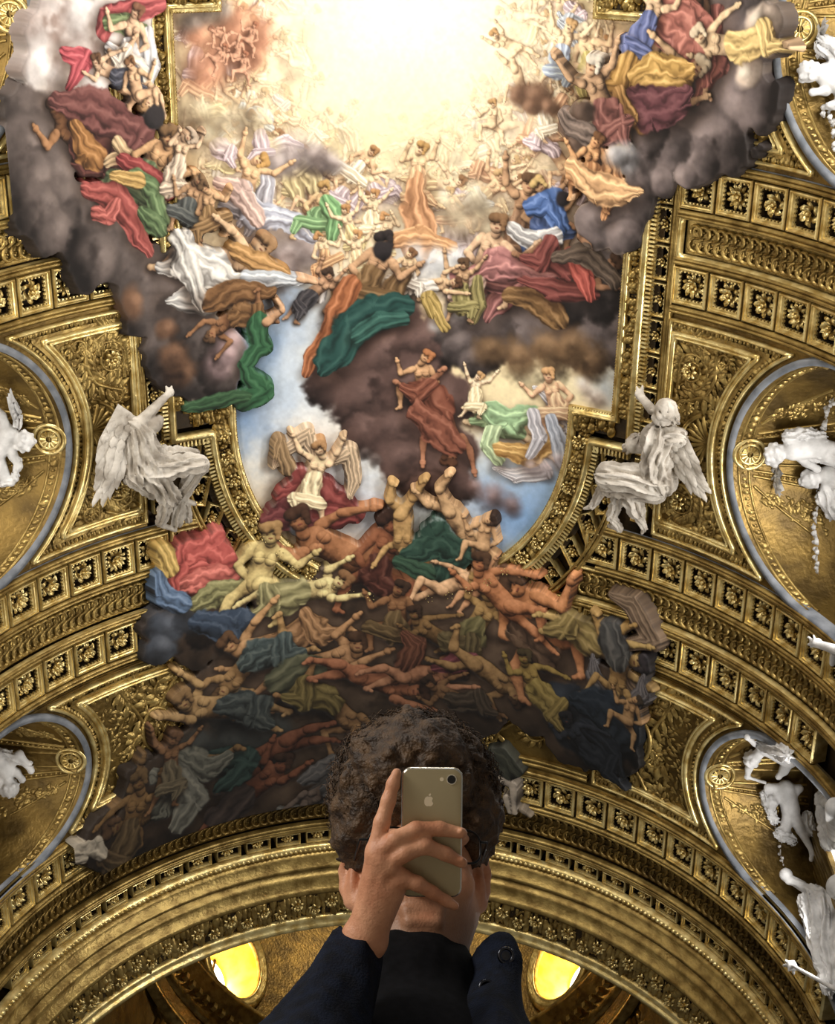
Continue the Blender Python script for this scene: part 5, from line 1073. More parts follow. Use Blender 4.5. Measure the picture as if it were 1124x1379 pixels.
FACES[:] = []
# ---- putti and garlands before the lunette windows
OFF = .42
def putto(name, label, X, J, sc=1.0, wings=None, m='stucco', extra=()):
    g = lambda k: PL(J[k][0], J[k][1], OFF * sc + (J[k][2] if len(J[k]) > 2 else 0))
    r = .1 * sc; pr = [('b', g('H'), (.2 * sc, .2 * sc, .21 * sc)), ('c', g('C'), g('P'), .22 * sc, .24 * sc), ('c', g('C'), g('H'), .12 * sc, .12 * sc)]
    for s in ('1', '2'):
        if 'e' + s in J: pr += [('c', g('C'), g('e' + s), .13 * sc, r), ('c', g('e' + s), g('h' + s), r, .06 * sc), ('b', g('h' + s), .08 * sc)]
        if 'k' + s in J: pr += [('c', g('P'), g('k' + s), .18 * sc, .13 * sc), ('c', g('k' + s), g('f' + s), .12 * sc, .065 * sc), ('b', g('f' + s), .085 * sc)]
    hp = g('H')
    FACES[:] = [(hp, hp - g('C'), .2 * sc)]
    for (a, b, ra, rb, fo, nf) in extra:
        pr.append(('c', PL(a[0], a[1], OFF * sc), PL(b[0], b[1], OFF * sc), ra, rb, fo, nf))
    ro, ba = make_statue(name, label, 'statue', pr, .026, m, 'stucco putti before the windows')
    if wings:
        X = PL(*wings[0][0], OFF)[0]
        pl = lambda a, b, c: np.stack(np.broadcast_arrays(np.sign(X) * (abs(X) - np.asarray(c, float)), np.asarray(a, float), np.asarray(b, float)), -1)
        pts = [PX(x, y, X)[1:] for (x, y) in wings[0]]; wing(ro, ba, pts, wings[1], pl, m, 4, .02, .35)
    return ro
putto('stucco_putto', 'white winged cherub lunging from the middle right window, head nearest the medallion', 8.35, dict(H=(1043, 612), C=(1068, 605), P=(1098, 600), e1=(1085, 622), h1=(1100, 632), e2=(1060, 590), h2=(1075, 580), k1=(1122, 604), f1=(1140, 620), k2=(1116, 618), f2=(1135, 632)), 1.0, ([(1056, 628), (1046, 636), (1050, 652), (1057, 664)], [.16, .2, .16, .06]), extra=[((1062, 588), (1085, 584), .11, .1, .03, 5), ((1085, 584), (1108, 588), .1, .07, .03, 5), ((1095, 612), (1112, 616), .12, .1, .03, 5)])
putto('stucco_putto', 'white cherub climbing below the lunging one in the middle right window', 8.55, dict(H=(1090, 646), C=(1115, 640), P=(1140, 650), e1=(1110, 660), h1=(1104, 676), e2=(1128, 655), h2=(1118, 672), k1=(1130, 670), f1=(1120, 690)), .9, extra=[((1112, 668), (1122, 690), .14, .12, .04, 5), ((1104, 675), (1118, 690), .07, .06, .02, 4)])
putto('stucco_putto', 'white winged cherub at the top right window, head to the left', 8.3, dict(H=(1089, 97), C=(1112, 100), P=(1130, 110), e1=(1112, 122), h1=(1094, 124), e2=(1125, 80), h2=(1140, 70), k1=(1135, 135), f1=(1120, 142)), .9, ([(1112, 72), (1100, 62), (1108, 45), (1118, 30)], [.12, .2, .14, .05]), extra=[((1116, 142), (1135, 146), .06, .06, .02, 4), ((1110, 62), (1135, 75), .14, .16, .04, 5)])
putto('stucco_putto', 'white cherub at the middle left window, face beside the medallion', -8.3, dict(H=(33, 594), C=(10, 585), P=(-8, 610), e1=(18, 615), h1=(26, 628), e2=(2, 560), h2=(-10, 545), k1=(5, 640), f1=(15, 650)), .95, ([(18, 578), (20, 560), (12, 545), (8, 532)], [.14, .2, .14, .05]), extra=[((24, 620), (20, 645), .06, .06, .02, 4), ((20, 645), (2, 652), .06, .06, .02, 4)])
putto('stucco_putto', 'white cherub crouching at the lower left window', -8.3, dict(H=(14, 1062), C=(8, 1036), P=(-6, 1020), e1=(26, 1016), h1=(42, 1038), e2=(22, 1040), h2=(30, 1050), k1=(0, 1050), f1=(-6, 1075)), .95, extra=[((5, 1015), (40, 1030), .1, .06, .03, 5)])
putto('stucco_putto', 'white cherub twisting under the lower right lunette arch with one arm curled overhead', 7.9, dict(H=(1012, 1022), C=(1030, 1005), P=(1062, 1022), e1=(1016, 1000), h1=(1006, 993), e2=(1008, 1035), h2=(1006, 1046), k1=(1055, 1038), f1=(1048, 1046)), .82, extra=[((1028, 1000), (1058, 1016), .15, .14, .03, 5), ((1004, 1046), (1030, 1054), .035, .04, .0, 4)])
putto('stucco_putto', 'white cherub with a long straight leg hanging from the lower right lunette', 8.0, dict(H=(1038, 1078), C=(1058, 1062), P=(1064, 1090), e1=(1034, 1060), h1=(1036, 1072), e2=(1076, 1062), h2=(1072, 1068), k1=(1078, 1118), f1=(1094, 1148), k2=(1056, 1120), f2=(1054, 1130)), .85, extra=[((1030, 1070), (1042, 1105), .09, .08, .03, 5), ((1050, 1122), (1066, 1130), .1, .08, .04, 5), ((1086, 1100), (1092, 1120), .1, .09, .03, 5), ((1094, 1148), (1092, 1158), .07, .05, 0, 4)])
putto('stucco_putto', 'white half-hidden cherub at the right edge beside the fluted pilasters', 8.2, dict(H=(1108, 1078), C=(1125, 1088), P=(1128, 1120), e1=(1112, 1075), h1=(1105, 1070), k1=(1118, 1130), f1=(1125, 1140)), .9, extra=[((1115, 1090), (1120, 1130), .18, .2, .05, 6)])
FACES[:] = []
# tall draped statue and its staff at the lower right edge
g = lambda x, y, d=0: PL(x, y, .5)
pr = [('b', g(1058, 1178), (.14, .14, .14)), ('c', g(1058, 1178), g(1062, 1186), .1, .09), ('c', g(1064, 1184), g(1094, 1202), .09, .12, .01, 4), ('c', g(1094, 1202), g(1112, 1222), .16, .3, .03, 5), ('c', g(1112, 1225), g(1120, 1290), .34, .34, .06, 7), ('c', g(1088, 1215), g(1104, 1265), .14, .2, .05, 6), ('c', g(1082, 1210), g(1086, 1232), .1, .1, .04, 5), ('c', g(1118, 1290), g(1122, 1325), .26, .2, .05, 6), ('b', g(1130, 1195), .26), ('c', g(1120, 1320), g(1110, 1326), .1, .06)]
make_statue('stucco_saint', 'tall white draped statue stretching an arm out at the lower right edge', 'statue', pr, .03, 'stucco')
mb = MB(); 
pa, pb = PV(1066, 1300, .45), PV(1135, 1338, .45)
cl_ = Clay(np.minimum(pa, pb) - .4, np.maximum(pa, pb) + .4, .025); cl_.cone(pa, pb, .035, .045, .02)
for i in range(10): cl_.cone(pa, pa + (pa - pb) / np.linalg.norm(pb - pa) * .22 + RNG.normal(size=3) * .1, .05, .03, .03)
cl_.ball(pa, .1, .03)
tag(clay_obj('lily_staff', cl_, 'stucco', None), 'thin white stucco lily stem lying across the coffers at lower right', 'staff')
# hand of a hidden figure over the coffers at the right edge
pr = [('c', q(1136, 878, .4), q(1103, 868, .45), .1, .075), ('b', q(1100, 866, .45), (.1, .1, .07))]
for (x, y) in ((1088, 858), (1091, 864), (1088, 868), (1095, 856), (1092, 871)): pr.append(('c', q(1099, 866, .45), q(x, y, .45), .035, .025))
pr += [('c', q(1122, 884, .4), q(1120, 894, .4), .07, .05)]
make_statue('stucco_statue', 'white stucco arm with spread fingers reaching over coffers at the right edge', 'statue', pr, .022, 'stucco')
# flower garlands of white stucco
def garland(label, X, pts, sz=.11):
    P = np.array([PL(x, y, .22) for (x, y) in pts]); s = np.concatenate([[0], np.cumsum(np.linalg.norm(np.diff(P, axis=0), axis=1))]); n = int(s[-1] / .12); root = empty('stucco_garland', tuple(P[0])); tag(root, label, 'garland', 'stucco garlands at the windows')
    mb = MB(); mb2 = MB(); u, f = bump_unit('bead'); u2, f2 = bump_unit('leaf'); ex_, sgn = np.array([1, 0, 0]), -np.sign(X)
    for t in np.linspace(0, s[-1], n):
        c = np.array([np.interp(t, s, P[:, i]) for i in range(3)])
        for k in range(4):
            o = RNG.normal(size=2) * .06; w_ = sz * random.uniform(.5, .9); al = random.uniform(0, 6)
            if k < 2: mb.add(np.stack([c[0] + sgn * u[:, 2] * w_, c[1] + o[0] + u[:, 0] * w_ * .7, c[2] + o[1] + u[:, 1] * w_ * .7], 1), f)
            else: mb2.add(np.stack([c[0] + sgn * u2[:, 2] * w_ * .6, c[1] + o[0] + (u2[:, 0] * math.cos(al) - u2[:, 1] * math.sin(al)) * w_ * .7, c[2] + o[1] + (u2[:, 0] * math.sin(al) + u2[:, 1] * math.cos(al)) * w_ * .7], 1), f2)
    for nm, b in (('blossoms', mb), ('leaves', mb2)): o = b.build(nm, 'stucco', root); o.matrix_parent_inverse = Matrix.Translation(-root.location)
garland('white stucco flower garland hanging above the cherubs of the middle right window', 8.5, [(1122, 540), (1114, 556), (1112, 575), (1098, 586), (1080, 590)])
garland('white stucco flower garland hanging below the cherubs of the middle right window', 8.5, [(1100, 690), (1096, 712), (1100, 735), (1101, 765)])
garland('white stucco flower garland between cherubs and saint at the lower right window', 8.0, [(1054, 1122), (1050, 1140), (1054, 1160), (1058, 1172)], .07)
garland('white stucco flower garland below the top right cherub', 8.5, [(1110, 148), (1122, 162), (1126, 190)])
# ================================================================== THE VISITOR WITH THE PHONE
MT['skin'] = mat('skin', srgb(196, 134, 100), srgb(222, 164, 128), rough=.5, scale=30, bump=.12, bscale=300)
MT['hair'] = mat('curly_brown_hair', srgb(50, 35, 22), srgb(92, 68, 42), rough=.6, scale=60, bump=.4, bscale=160)
MT['coat'] = mat('navy_wool', srgb(8, 12, 22), srgb(15, 23, 40), rough=.9, scale=60, bump=.3, bscale=400, spec=.2)
MT['sweater'] = mat('black_knit', srgb(8, 8, 10), srgb(16, 16, 19), rough=.95, scale=80, spec=.15)
MT['phone_back'] = mat('champagne_aluminium', srgb(172, 160, 126), srgb(180, 168, 134), rough=.38, metal=.35, scale=3)
MT['phone_edge'] = mat('bright_aluminium_edge', srgb(228, 222, 206), rough=.2, metal=.8)
MT['glass_black'] = mat('black_glass', srgb(6, 6, 8), rough=.08)
MT['logo'] = mat('polished_logo', srgb(252, 240, 210), rough=.25, metal=.1)
MT['metal'] = mat('dark_snap_metal', srgb(70, 72, 78), rough=.25, metal=1.0)
MT['wire'] = mat('dark_spectacle_metal', srgb(30, 28, 28), rough=.3, metal=.6)
MT['jeans'] = mat('dark_trousers', srgb(18, 18, 22), srgb(28, 28, 34), rough=.9, scale=50)
MT['shoe'] = mat('black_leather', srgb(16, 14, 13), rough=.4)
g_ = bpy.data.materials.new('spectacle_glass'); g_.use_nodes = True; gb_ = g_.node_tree.nodes['Principled BSDF']; gb_.inputs['Transmission Weight'].default_value = 1.0; gb_.inputs['Roughness'].default_value = 0.0; gb_.inputs['IOR'].default_value = 1.05; MT['lens'] = g_
random.seed(9)
HD = PD(561, 1180, 1.92)
tl = math.radians(28); e_r = _RX.copy(); e_f = math.cos(tl) * -_F + math.sin(tl) * _UX; e_u = math.cos(tl) * _UX + math.sin(tl) * _F
yw = math.radians(5); e_f, e_r = e_f * math.cos(yw) + e_r * math.sin(yw), e_r * math.cos(yw) - e_f * math.sin(yw)
HR = np.stack([e_r, e_u, e_f], 1)
def hp(x, y, z): return HD + e_r * x + e_u * y + e_f * z
FEET = np.array([HD[0], HD[1] + .1, 0.0])
person = empty('person', tuple(FEET)); tag(person, 'curly-haired person in a navy coat holding a phone before the face', 'person')
def ppart(name, clay, m, smooth=1): return clay_obj(name, clay, m, person, FEET, smooth)
# ---- head and neck
hc = Clay(HD - .2, HD + .2, .004)
hc.ball(hp(0, .04, -.022), (.076, .098, .098), .02, HR).ball(hp(0, -.03, .03), (.066, .092, .068), .03, HR)
for sx in (-1, 1):
    hc.cone(hp(sx * .052, -.05, .0), hp(sx * .018, -.108, .066), .026, .022, .03); hc.ball(hp(sx * .043, -.028, .072), (.022, .02, .018), .02, HR)
    hc.cone(hp(sx * .014, .03, .092), hp(sx * .05, .028, .078), .011, .009, .012); hc.ball(hp(sx * .031, .008, .09), (.017, .011, .012), .008, HR, True); hc.ball(hp(sx * .031, .008, .081), (.013, .012, .012), .003, HR)
    # ear: rim, lobe, hollow
    c = hp(sx * .082, -.012, -.008); ea = [hp(sx * .078, .018, -.002), hp(sx * .089, .026, -.014), hp(sx * .093, .012, -.026), hp(sx * .09, -.012, -.026), hp(sx * .083, -.032, -.012), hp(sx * .077, -.036, .0)]
    hc.ball(c, (.008, .03, .017), .01, HR)
    for i in range(5): hc.cone(ea[i], ea[i + 1], .0058 + .0008 * i, .006 + .0008 * i, .004)
    hc.ball(hp(sx * .094, .0, -.006), (.007, .014, .008), .004, HR, True)
hc.cone(hp(0, .012, .094), hp(0, -.03, .116), .01, .014, .014); hc.ball(hp(0, -.038, .108), (.019, .011, .014), .01, HR)
for sx in (-1, 1): hc.ball(hp(sx * .007, -.046, .112), (.004, .004, .004), .003, HR, True)
hc.cone(hp(-.02, -.066, .092), hp(.02, -.066, .092), .0075, .0075, .006); hc.cone(hp(-.017, -.079, .092), hp(.017, -.079, .092), .0085, .0085, .006); hc.cone(hp(-.022, -.0722, .102), hp(.022, -.0722, .102), .0016, .0016, .004, cut=True)
hc.ball(hp(0, -.108, .074), (.024, .018, .02), .02, HR)
NB = HD + np.array([0, .055, -.17])
hc.cone(hp(0, -.06, -.025), NB, .056, .06, .03)
hv, hq = hc.skin(1)
# ---- hand: placed against the phone, thumb behind it
DPH = 1.648; K = DPH / F_PX
def ph(x, y, dz=0.0): return PD(x, y, DPH - dz * K)
hA = Clay(ph(430, 1300, -40) - .03, ph(650, 1020, 45) + .03, .002) if False else None
pts = np.array([ph(x, y, z) for x in (420, 650) for y in (1015, 1330) for z in (-60, 60)])
ha = Clay(pts.min(0), pts.max(0), .0021)
def finger(P, rr, k=.004):
    for i in range(len(P) - 1): ha.cone(ph(*P[i]), ph(*P[i + 1]), rr[i] * K, rr[i + 1] * K, k)
finger([(506, 1146, 16), (514, 1108, 12), (523, 1078, 8), (529, 1056, 5), (534, 1041, 3)], [12.5, 10.8, 9.6, 8.6, 6.8])          # index, up along the edge
finger([(508, 1150, 22), (532, 1130, 27), (560, 1117, 22), (592, 1116, 16), (621, 1122, 13)], [12.5, 11.2, 10.6, 9.6, 7.8])       # middle, across the back
finger([(520, 1164, 25), (546, 1148, 30), (572, 1139, 25), (600, 1150, 17), (622, 1162, 13)], [12.5, 11.6, 10.8, 9.4, 7.4])      # ring
finger([(538, 1182, 22), (562, 1190, 24), (582, 1202, 19), (600, 1213, 14), (612, 1220, 12)], [11.8, 10.0, 8.8, 7.6, 6.2])       # little
W0 = (492, 1262, 2)
for (x, y, z, r0, r1) in ((506, 1148, 13, 21, 12.5), (511, 1154, 18, 22, 13), (522, 1166, 19, 22, 13), (537, 1182, 17, 20, 12.5), (520, 1200, 8, 24, 24)): ha.cone(ph(*W0), ph(x, y, z), r0 * K, r1 * K, .009)
for (x, y, z, r) in ((507, 1146, 22, 9), (513, 1158, 29, 9), (527, 1170, 29, 8.5), (541, 1184, 25, 8)): ha.ball(ph(x, y, z), r * K, .006)           # knuckles
ha.cone(ph(478, 1262, 6), ph(500, 1270, 4), 17 * K, 20 * K, .008); ha.cone(ph(490, 1264, 2), ph(472, 1305, 0), 25 * K, 24 * K, .012)
for (a, b) in (((507, 1152, 27), (488, 1235, 22)), ((520, 1168, 30), (498, 1238, 22)), ((534, 1184, 27), (508, 1240, 18))): ha.cone(ph(*a), ph(*b), 3.2 * K, 2.5 * K, .006)   # tendons
finger([(497, 1215, -8), (516, 1186, -20), (538, 1158, -24), (556, 1134, -22)], [17, 13, 11, 8], .006)                            # thumb, behind the phone
# nails
for (t0, t1, w_) in (((621, 1119, 20), (626, 1122, 17), 4.6), ((622, 1158, 20), (626, 1162, 17), 4.4), ((611, 1217, 17), (615, 1220, 15), 3.6)): ha.cone(ph(*t0), ph(*t1), w_ * K, w_ * .8 * K, .0012)
av, aq = ha.skin(1)
# ---- covered body: torso, arms and legs under the clothes, joined with head and hand into one skin
SHL = HD + np.array([-.175, .09, -.315]); SHR = HD + np.array([.175, .09, -.315]); PEL = HD + np.array([0, .1, -.82])
WR = ph(476, 1298, 0); EL = PD(398, 1475, 1.48); HIPL = PEL + np.array([-.09, 0, -.05]); HIPR = PEL + np.array([.09, 0, -.05])
ELR = SHR + np.array([.07, .02, -.29]); WRR = ELR + np.array([0.0, -.1, -.24])
KNL, KNR = np.array([FEET[0] - .1, FEET[1] - .01, .5]), np.array([FEET[0] + .1, FEET[1] - .01, .5]); ANL, ANR = np.array([FEET[0] - .11, FEET[1] + .03, .09]), np.array([FEET[0] + .11, FEET[1] + .03, .09])
bc = Clay((FEET[0] - .42, FEET[1] - .55, .03), (FEET[0] + .42, FEET[1] + .3, HD[2]), .014)
bc.cone(NB, NB + np.array([0, .02, -.1]), .055, .08, .04).cone(SHL, SHR, .06, .06, .05).cone(NB + np.array([0, .03, -.2]), PEL, .12, .12, .06)
bc.cone(SHL, EL, .045, .038, .03).cone(EL, WR, .038, .026, .02).cone(SHR, ELR, .045, .038, .03).cone(ELR, WRR, .036, .025, .02).cone(WRR, WRR + np.array([0, -.04, -.13]), .03, .02, .02)
for hpv, kn, an in ((HIPL, KNL, ANL), (HIPR, KNR, ANR)): bc.cone(hpv, kn, .08, .055, .03).cone(kn, an, .052, .034, .02).cone(an, an + np.array([0, -.14, -.05]), .035, .025, .02)
bv, bq_ = bc.skin(1)
v = np.vstack([hv, av, bv]); q = np.vstack([hq, aq + len(hv), bq_ + len(hv) + len(av)])
body = link('body', fast_mesh('body', v - FEET, q, 'skin'), person)
# stubble tint on jaw, lips: a second material where the jaw is
cen = hv - HD; ux, uy, uz = cen @ e_r, cen @ e_u, cen @ e_f; sg_ = lambda x: 1 / (1 + np.exp(-x))
lip = np.exp(-((ux / .02) ** 2 + ((uy + .073) / .008) ** 2)) * (uz > .08)
beard = sg_((-.05 - uy) / .008) * sg_((uz + .005) / .01) * (1 - lip); ba_ = np.zeros(len(v), np.float32); ba_[:len(hv)] = beard; body.data.attributes.new('beard', 'FLOAT', 'POINT').data.foreach_set('value', ba_)
nt = MT['skin'].node_tree; pb_ = nt.nodes['Principled BSDF']; src = pb_.inputs['Base Color'].links[0].from_socket; an_ = nt.nodes.new('ShaderNodeAttribute'); an_.attribute_name = 'beard'; mx_ = nt.nodes.new('ShaderNodeMix'); mx_.data_type = 'RGBA'
ml_ = nt.nodes.new('ShaderNodeMath'); ml_.operation = 'MULTIPLY'; ml_.inputs[1].default_value = .7; nt.links.new(an_.outputs['Fac'], ml_.inputs[0]); nt.links.new(ml_.outputs[0], mx_.inputs[0]); nt.links.new(src, mx_.inputs[6]); mx_.inputs[7].default_value = srgb(92, 68, 46); nt.links.new(mx_.outputs[2], pb_.inputs['Base Color'])
# ---- hair: a full cap of curls round the face opening
hh = Clay(HD + np.array([-.2, -.22, -.2]), HD + np.array([.2, .25, .25]), .005)
HC = PD(558, 1072, 1.965)
hh.ball(HC, (.104, .102, .1), .02, np.stack([_RX, _UX, _F], 1)).ball(PD(500, 1110, 1.95), (.05, .07, .07), .03, np.stack([_RX, _UX, _F], 1)).ball(PD(630, 1100, 1.95), (.042, .065, .07), .03, np.stack([_RX, _UX, _F], 1)).ball(PD(555, 1030, 1.93), (.08, .062, .07), .03, np.stack([_RX, _UX, _F], 1)).ball(hp(0, -.02, -.08), (.078, .09, .05), .03, HR)
hh.ball(hp(0, -.035, .1), (.066, .095, .1), .012, HR, True)
hh.rough(.006, 60, 4).rough(.004, 140, 8)
ppart('hair', hh, 'hair', 0)
# loose curls standing out of the cap
mb = MB()
for i in range(3200):
    d = RNG.normal(size=3); d /= np.linalg.norm(d)
    if d @ _F > .75: continue
    p = HC + _RX * d[0] * .108 + _UX * d[1] * .108 + _F * d[2] * .1
    rel = p - HD; y_, z_, x_ = rel @ e_u, rel @ e_f, rel @ e_r
    if y_ < .055 and z_ > .03 and abs(x_) < .075: continue
    ax_ = _RX * d[0] + _UX * d[1] + _F * d[2]; t1 = np.cross(ax_, RNG.normal(size=3)); t1 /= np.linalg.norm(t1); t2 = np.cross(ax_, t1); L_ = random.uniform(.016, .036); rad = random.uniform(.003, .008); n_ = 9; ph0 = random.uniform(0, 6); turns = random.uniform(1.0, 1.9)
    s_ = np.linspace(0, 1, n_); an = ph0 + s_ * turns * 2 * PI; dr = t1 * random.uniform(-1, 1) * .6 + ax_ * .55 + t2 * random.uniform(-1, 1) * .6
    path = p[None] - ax_ * .008 + dr[None] * L_ * s_[:, None] + (t1[None] * np.cos(an)[:, None] + t2[None] * np.sin(an)[:, None]) * rad
    w_ = .0014 * (1 - .7 * s_); tg = np.gradient(path, axis=0); a1 = np.cross(tg, ax_); a1 /= np.maximum(np.linalg.norm(a1, axis=1, keepdims=True), 1e-9); a2 = np.cross(tg, a1); a2 /= np.maximum(np.linalg.norm(a2, axis=1, keepdims=True), 1e-9)
    v = np.concatenate([path + a1 * w_[:, None], path + (-.5 * a1 + .87 * a2) * w_[:, None], path + (-.5 * a1 - .87 * a2) * w_[:, None]]); f = [(i0 * n_ + j, ((i0 + 1) % 3) * n_ + j, ((i0 + 1) % 3) * n_ + j + 1, i0 * n_ + j + 1) for i0 in range(3) for j in range(n_ - 1)]
    mb.add(v - FEET, f)
tag(mb.build('curls', 'hair', person), kind='stuff')
# ---- clothes
sw = Clay(NB + np.array([-.3, -.2, -.75]), NB + np.array([.3, .25, .16]), .008)
sw.cone(hp(0, -.085, -.02), NB, .066, .074, .02, .003, 9).cone(NB, NB + np.array([0, .03, -.1]), .076, .1, .04).cone(NB + np.array([0, .02, -.16]), NB + np.array([0, .05, -.66]), .125, .13, .06).cone(SHL + np.array([.05, 0, 0]), SHR - np.array([.05, 0, 0]), .06, .06, .06)
ppart('turtleneck', sw, 'sweater')
co = Clay((FEET[0] - .42, FEET[1] - .6, .6), (FEET[0] + .42, FEET[1] + .34, HD[2] + .02), .0075)
co.cone(SHL, SHR, .075, .075, .04).cone(NB + np.array([-.06, .05, -.07]), SHL, .04, .072, .03).cone(NB + np.array([.06, .05, -.07]), SHR, .04, .072, .03).cone(NB + np.array([0, .03, -.16]), PEL + np.array([0, 0, .02]), .165, .18, .06, .006, 5)
co.cone(PEL, PEL + np.array([0, 0, -.12]), .19, .2, .04, .008, 6)
CU = ph(474, 1288, 2)
# open front: cut a wedge so the black knit shows
co.cone(NB + np.array([0.01, -.13, .05]), NB + np.array([0.01, -.2, -.5]), .105, .05, .02, cut=True); co.cone(hp(0, -.085, -.02), NB + np.array([0, .0, -.03]), .078, .082, .012, cut=True)
co.cone(SHL, EL, .078, .07, .04, .004, 5).cone(EL, CU, .066, .0335, .02, .003, 5).cone(SHR, ELR, .078, .066, .04, .004, 5).cone(ELR, WRR, .064, .05, .02, .004, 5)
co.cone(CU + (CU - EL) / np.linalg.norm(CU - EL) * .05, CU + (CU - EL) / np.linalg.norm(CU - EL) * .02, .04, .026, .004, cut=True)
# standing collar, flap turned out at the right
co.cone(PD(662, 1300, 1.80), PD(676, 1274, 1.80), .018, .016, .012).cone(PD(676, 1276, 1.80), PD(684, 1292, 1.78), .016, .014, .012).cone(PD(664, 1300, 1.80), PD(668, 1390, 1.70), .026, .034, .02).cone(PD(640, 1310, 1.86), PD(660, 1390, 1.75), .02, .03, .02).cone(PD(684, 1295, 1.78), PD(676, 1380, 1.68), .014, .02, .015)
co.cone(PD(470, 1330, 1.86), PD(480, 1400, 1.78), .02, .03, .02)
ppart('coat', co, 'coat')
def ringm(c, nrm, r, tube, m, name, parent):
    nrm = nrm / np.linalg.norm(nrm); a1 = np.cross(nrm, [0, 0, 1]); a1 /= np.linalg.norm(a1); a2 = np.cross(nrm, a1); mb = MB(); n1, n2 = 20, 8; v = []
    for i in range(n1):
        t = 2 * PI * i / n1; dr = a1 * math.cos(t) + a2 * math.sin(t)
        for j in range(n2): s_ = 2 * PI * j / n2; v.append(c + dr * (r + tube * math.cos(s_)) + nrm * tube * math.sin(s_))
    mb.add(np.array(v) - FEET, [(i * n2 + j, i * n2 + (j + 1) % n2, ((i + 1) % n1) * n2 + (j + 1) % n2, ((i + 1) % n1) * n2 + j) for i in range(n1) for j in range(n2)])
    v = [c + nrm * tube * .4] + [c + (a1 * math.cos(2 * PI * i / 16) + a2 * math.sin(2 * PI * i / 16)) * r * .62 for i in range(16)]
    mb.add(np.array(v) - FEET, [(0, 1 + i, 1 + (i + 1) % 16) for i in range(16)]); return mb.build(name, m, parent)
for (x, y, dp) in ((681, 1287, 1.758), (655, 1331, 1.722), (652, 1372, 1.69)): ringm(PD(x, y, dp), -pix(x, y) + .35 * _RX, .0085, .0022, 'metal', 'snap_button', person)
tr = Clay((FEET[0] - .25, FEET[1] - .2, .04), (FEET[0] + .25, FEET[1] + .22, .95), .013)
for hpv, kn, an in ((HIPL, KNL, ANL), (HIPR, KNR, ANR)): tr.cone(hpv, kn, .098, .075, .03, .004, 4).cone(kn, an, .072, .062, .02, .005, 4)
tr.cone(HIPL, HIPR, .1, .1, .04); ppart('trousers', tr, 'jeans')
for an in (ANL, ANR):
    sh = Clay(an - .3, an + .2, .01); sh.cone(an + np.array([0, .02, -.03]), an + np.array([0, -.16, -.045]), .052, .044, .03); sh.D = np.maximum(sh.D, (.004 - sh.ax[2])[None, None, :]).astype(np.float32); ppart('shoe', sh, 'shoe')
# ---- spectacles
mb = MB(); ml = MB()
def tube3(mb, P, r, n=6, closed=False):
    P = np.asarray(P, float); N = len(P); tg = (np.roll(P, -1, 0) - np.roll(P, 1, 0)) if closed else np.gradient(P, axis=0); tg /= np.maximum(np.linalg.norm(tg, axis=1, keepdims=True), 1e-9); ref = e_f if abs(tg[0] @ e_f) < .8 else e_u; a1 = np.cross(tg, ref); a1 /= np.maximum(np.linalg.norm(a1, axis=1, keepdims=True), 1e-9); a2 = np.cross(tg, a1)
    v = np.concatenate([P[i][None] + r * (a1[i] * np.cos(np.arange(n) * 2 * PI / n)[:, None] + a2[i] * np.sin(np.arange(n) * 2 * PI / n)[:, None]) for i in range(N)])
    mb.add(v - FEET, [(i * n + j, i * n + (j + 1) % n, ((i + 1) % N) * n + (j + 1) % n, ((i + 1) % N) * n + j) for i in range(N if closed else N - 1) for j in range(n)])
for sx in (-1, 1):
    t = np.linspace(0, 2 * PI, 33)[:-1]; sq = lambda c: np.sign(c) * np.abs(c) ** .6
    P = np.array([hp(sx * (.038 + .031 * sq(math.cos(a))), .008 + .021 * sq(math.sin(a)), .118 - .012 * abs(math.cos(a))) for a in t]); tube3(mb, P, .0014, closed=True)
    ml.add(np.vstack([P.mean(0), P]) - FEET, [(0, 1 + i, 1 + (i + 1) % 32) for i in range(32)])
    tube3(mb, [hp(sx * .069, .016, .108), hp(sx * .078, .018, .1), hp(sx * .08, .016, .05), hp(sx * .081, .014, .0), hp(sx * .083, -.012, -.028)], .0017)
tube3(mb, [hp(-.008, .014, .119), hp(-.004, .017, .122), hp(.004, .017, .122), hp(.008, .014, .119)], .0014)
gl = empty('spectacles'); gl.parent = person; mb.build('wire_frame', 'wire', gl); ml.build('lenses', 'lens', gl)
# ================================================================== PHONE
phone = empty('smartphone', tuple(PD(581, 1120.5, DPH))); tag(phone, 'champagne metal smartphone held in front of the face, camera lens top right', 'phone')
rot = math.radians(.6); bx_ = _RX * math.cos(rot) - _UX * math.sin(rot); by_ = _UX * math.cos(rot) + _RX * math.sin(rot); bz_ = -_F
def pp(x, y, z): return bx_ * x + by_ * y + bz_ * z
def rrect(w, h, r, n=8):
    out = []
    for (cx, cy, a0) in ((w - r, h - r, 0), (-w + r, h - r, PI / 2), (-w + r, -h + r, PI), (w - r, -h + r, 3 * PI / 2)): out += [(cx + r * math.cos(a0 + PI / 2 * i / n), cy + r * math.sin(a0 + PI / 2 * i / n)) for i in range(n + 1)]
    return out
PW, PH = .0335, .0712
def stack(layers):
    v = []; f = []; n = 36
    for (ins, z) in layers: v += [pp(x, y, z) for (x, y) in rrect(PW - ins, PH - ins, .0105 - ins * .6)]
    for i in range(len(layers) - 1): f += [(i * n + j, i * n + (j + 1) % n, (i + 1) * n + (j + 1) % n, (i + 1) * n + j) for j in range(n)]
    return v, f
v, f = stack([(.0022, -.0036), (.0008, -.003), (0, -.0015), (0, .0012), (.0006, .0024), (.0016, .0032)]); MB().add(v, f).build('edge', 'phone_edge', phone)
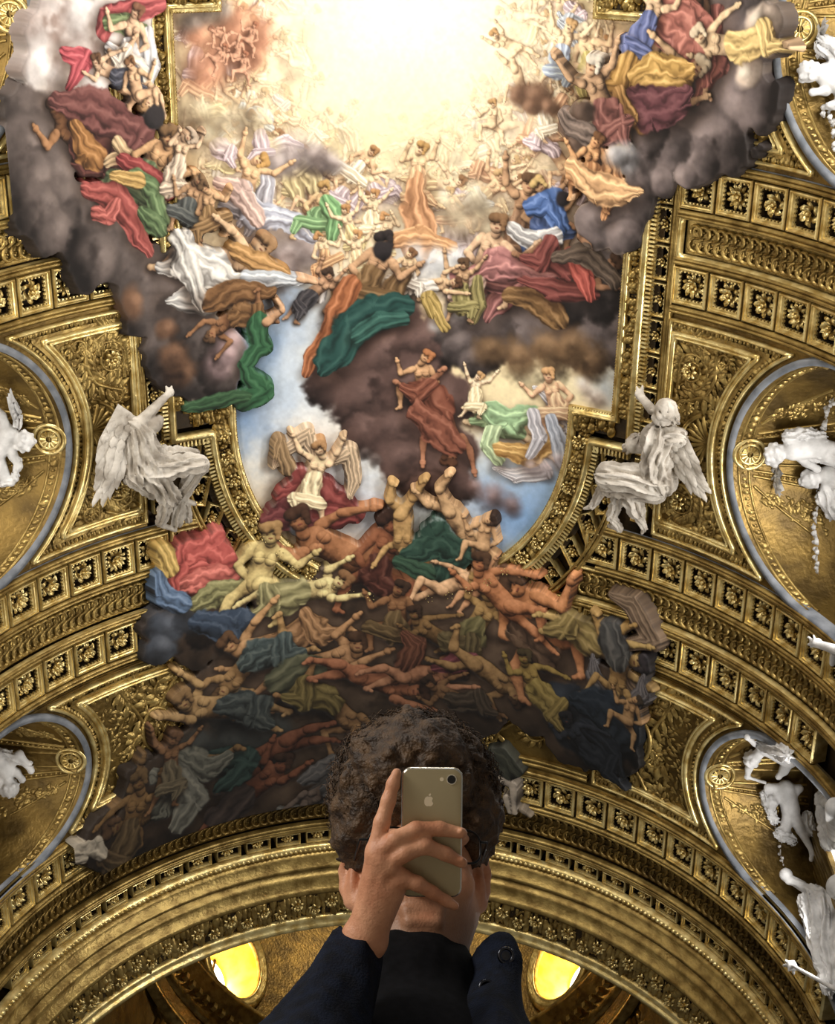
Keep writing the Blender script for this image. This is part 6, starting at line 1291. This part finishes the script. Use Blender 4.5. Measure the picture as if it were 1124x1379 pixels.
v, f = stack([(.0016, .0032), (.0028, .0035)]); f.append(tuple(range(36, 72))); MB().add(v, f).build('back', 'phone_back', phone)
v, f = stack([(.0022, -.0036)]); MB().add(v, [tuple(range(36))]).build('screen', 'glass_black', phone, False)
def disc(cx, cy, r, z0, z1, m, name, parent=phone, n=24):
    v = [pp(cx + r * math.cos(2 * PI * i / n), cy + r * math.sin(2 * PI * i / n), z) for z in (z0, z1) for i in range(n)]; return MB().add(v, [(i, (i + 1) % n, n + (i + 1) % n, n + i) for i in range(n)] + [tuple(range(n, 2 * n))]).build(name, m, parent, False)
ln = disc(.0213, .0588, .0056, .003, .0044, 'phone_edge', 'camera_ring'); disc(.0213, .0588, .0046, .003, .0046, 'glass_black', 'camera_lens', ln); disc(.0105, .0588, .0022, .003, .0037, 'logo', 'flash')
# the fruit emblem: body with a bite at the right, leaf above
def emblem():
    n = 64; body_ = []
    for i in range(n):
        t = 2 * PI * i / n; x, y = math.cos(t), math.sin(t); r = 1.0 - .10 * math.exp(-((t - PI / 2) / .28) ** 2) - .07 * math.exp(-((t - 3 * PI / 2) / .22) ** 2) + .05 * abs(math.sin(t * 2)); body_.append(np.array([x * r * .92, y * r * .98 - .1 * (x * x if y < 0 else 0)]))
    out = []
    for p in body_:
        d = p - np.array([1.12, .12]); l = np.linalg.norm(d)
        if l < .46: p = np.array([1.12, .12]) + d / l * .46 if d[0] < 0 else p
        out.append(p)
    s_ = .0062; mb = MB(); cx, cy = -.0035, .0345
    v = [pp(cx + p[0] * s_ * .86, cy + p[1] * s_ * .92, .00365) for p in [np.array([-.1, 0])] + out]; mb.add(v, [(0, 1 + i, 1 + (i + 1) % n) for i in range(n)])
    lf = [np.array([.02 + .42 * t - .02, 1.02 + .5 * t]) + (np.array([-.17, .14]) if k else np.array([.17, -.14])) * math.sin(PI * t) for k in (0, 1) for t in (np.linspace(0, 1, 8) if k == 0 else np.linspace(1, 0, 8))]
    mb.add([pp(cx + p[0] * s_ * .86, cy + p[1] * s_ * .92, .00365) for p in lf], [tuple(range(16))]); return mb
emblem().build('fruit_emblem', 'logo', phone, False)
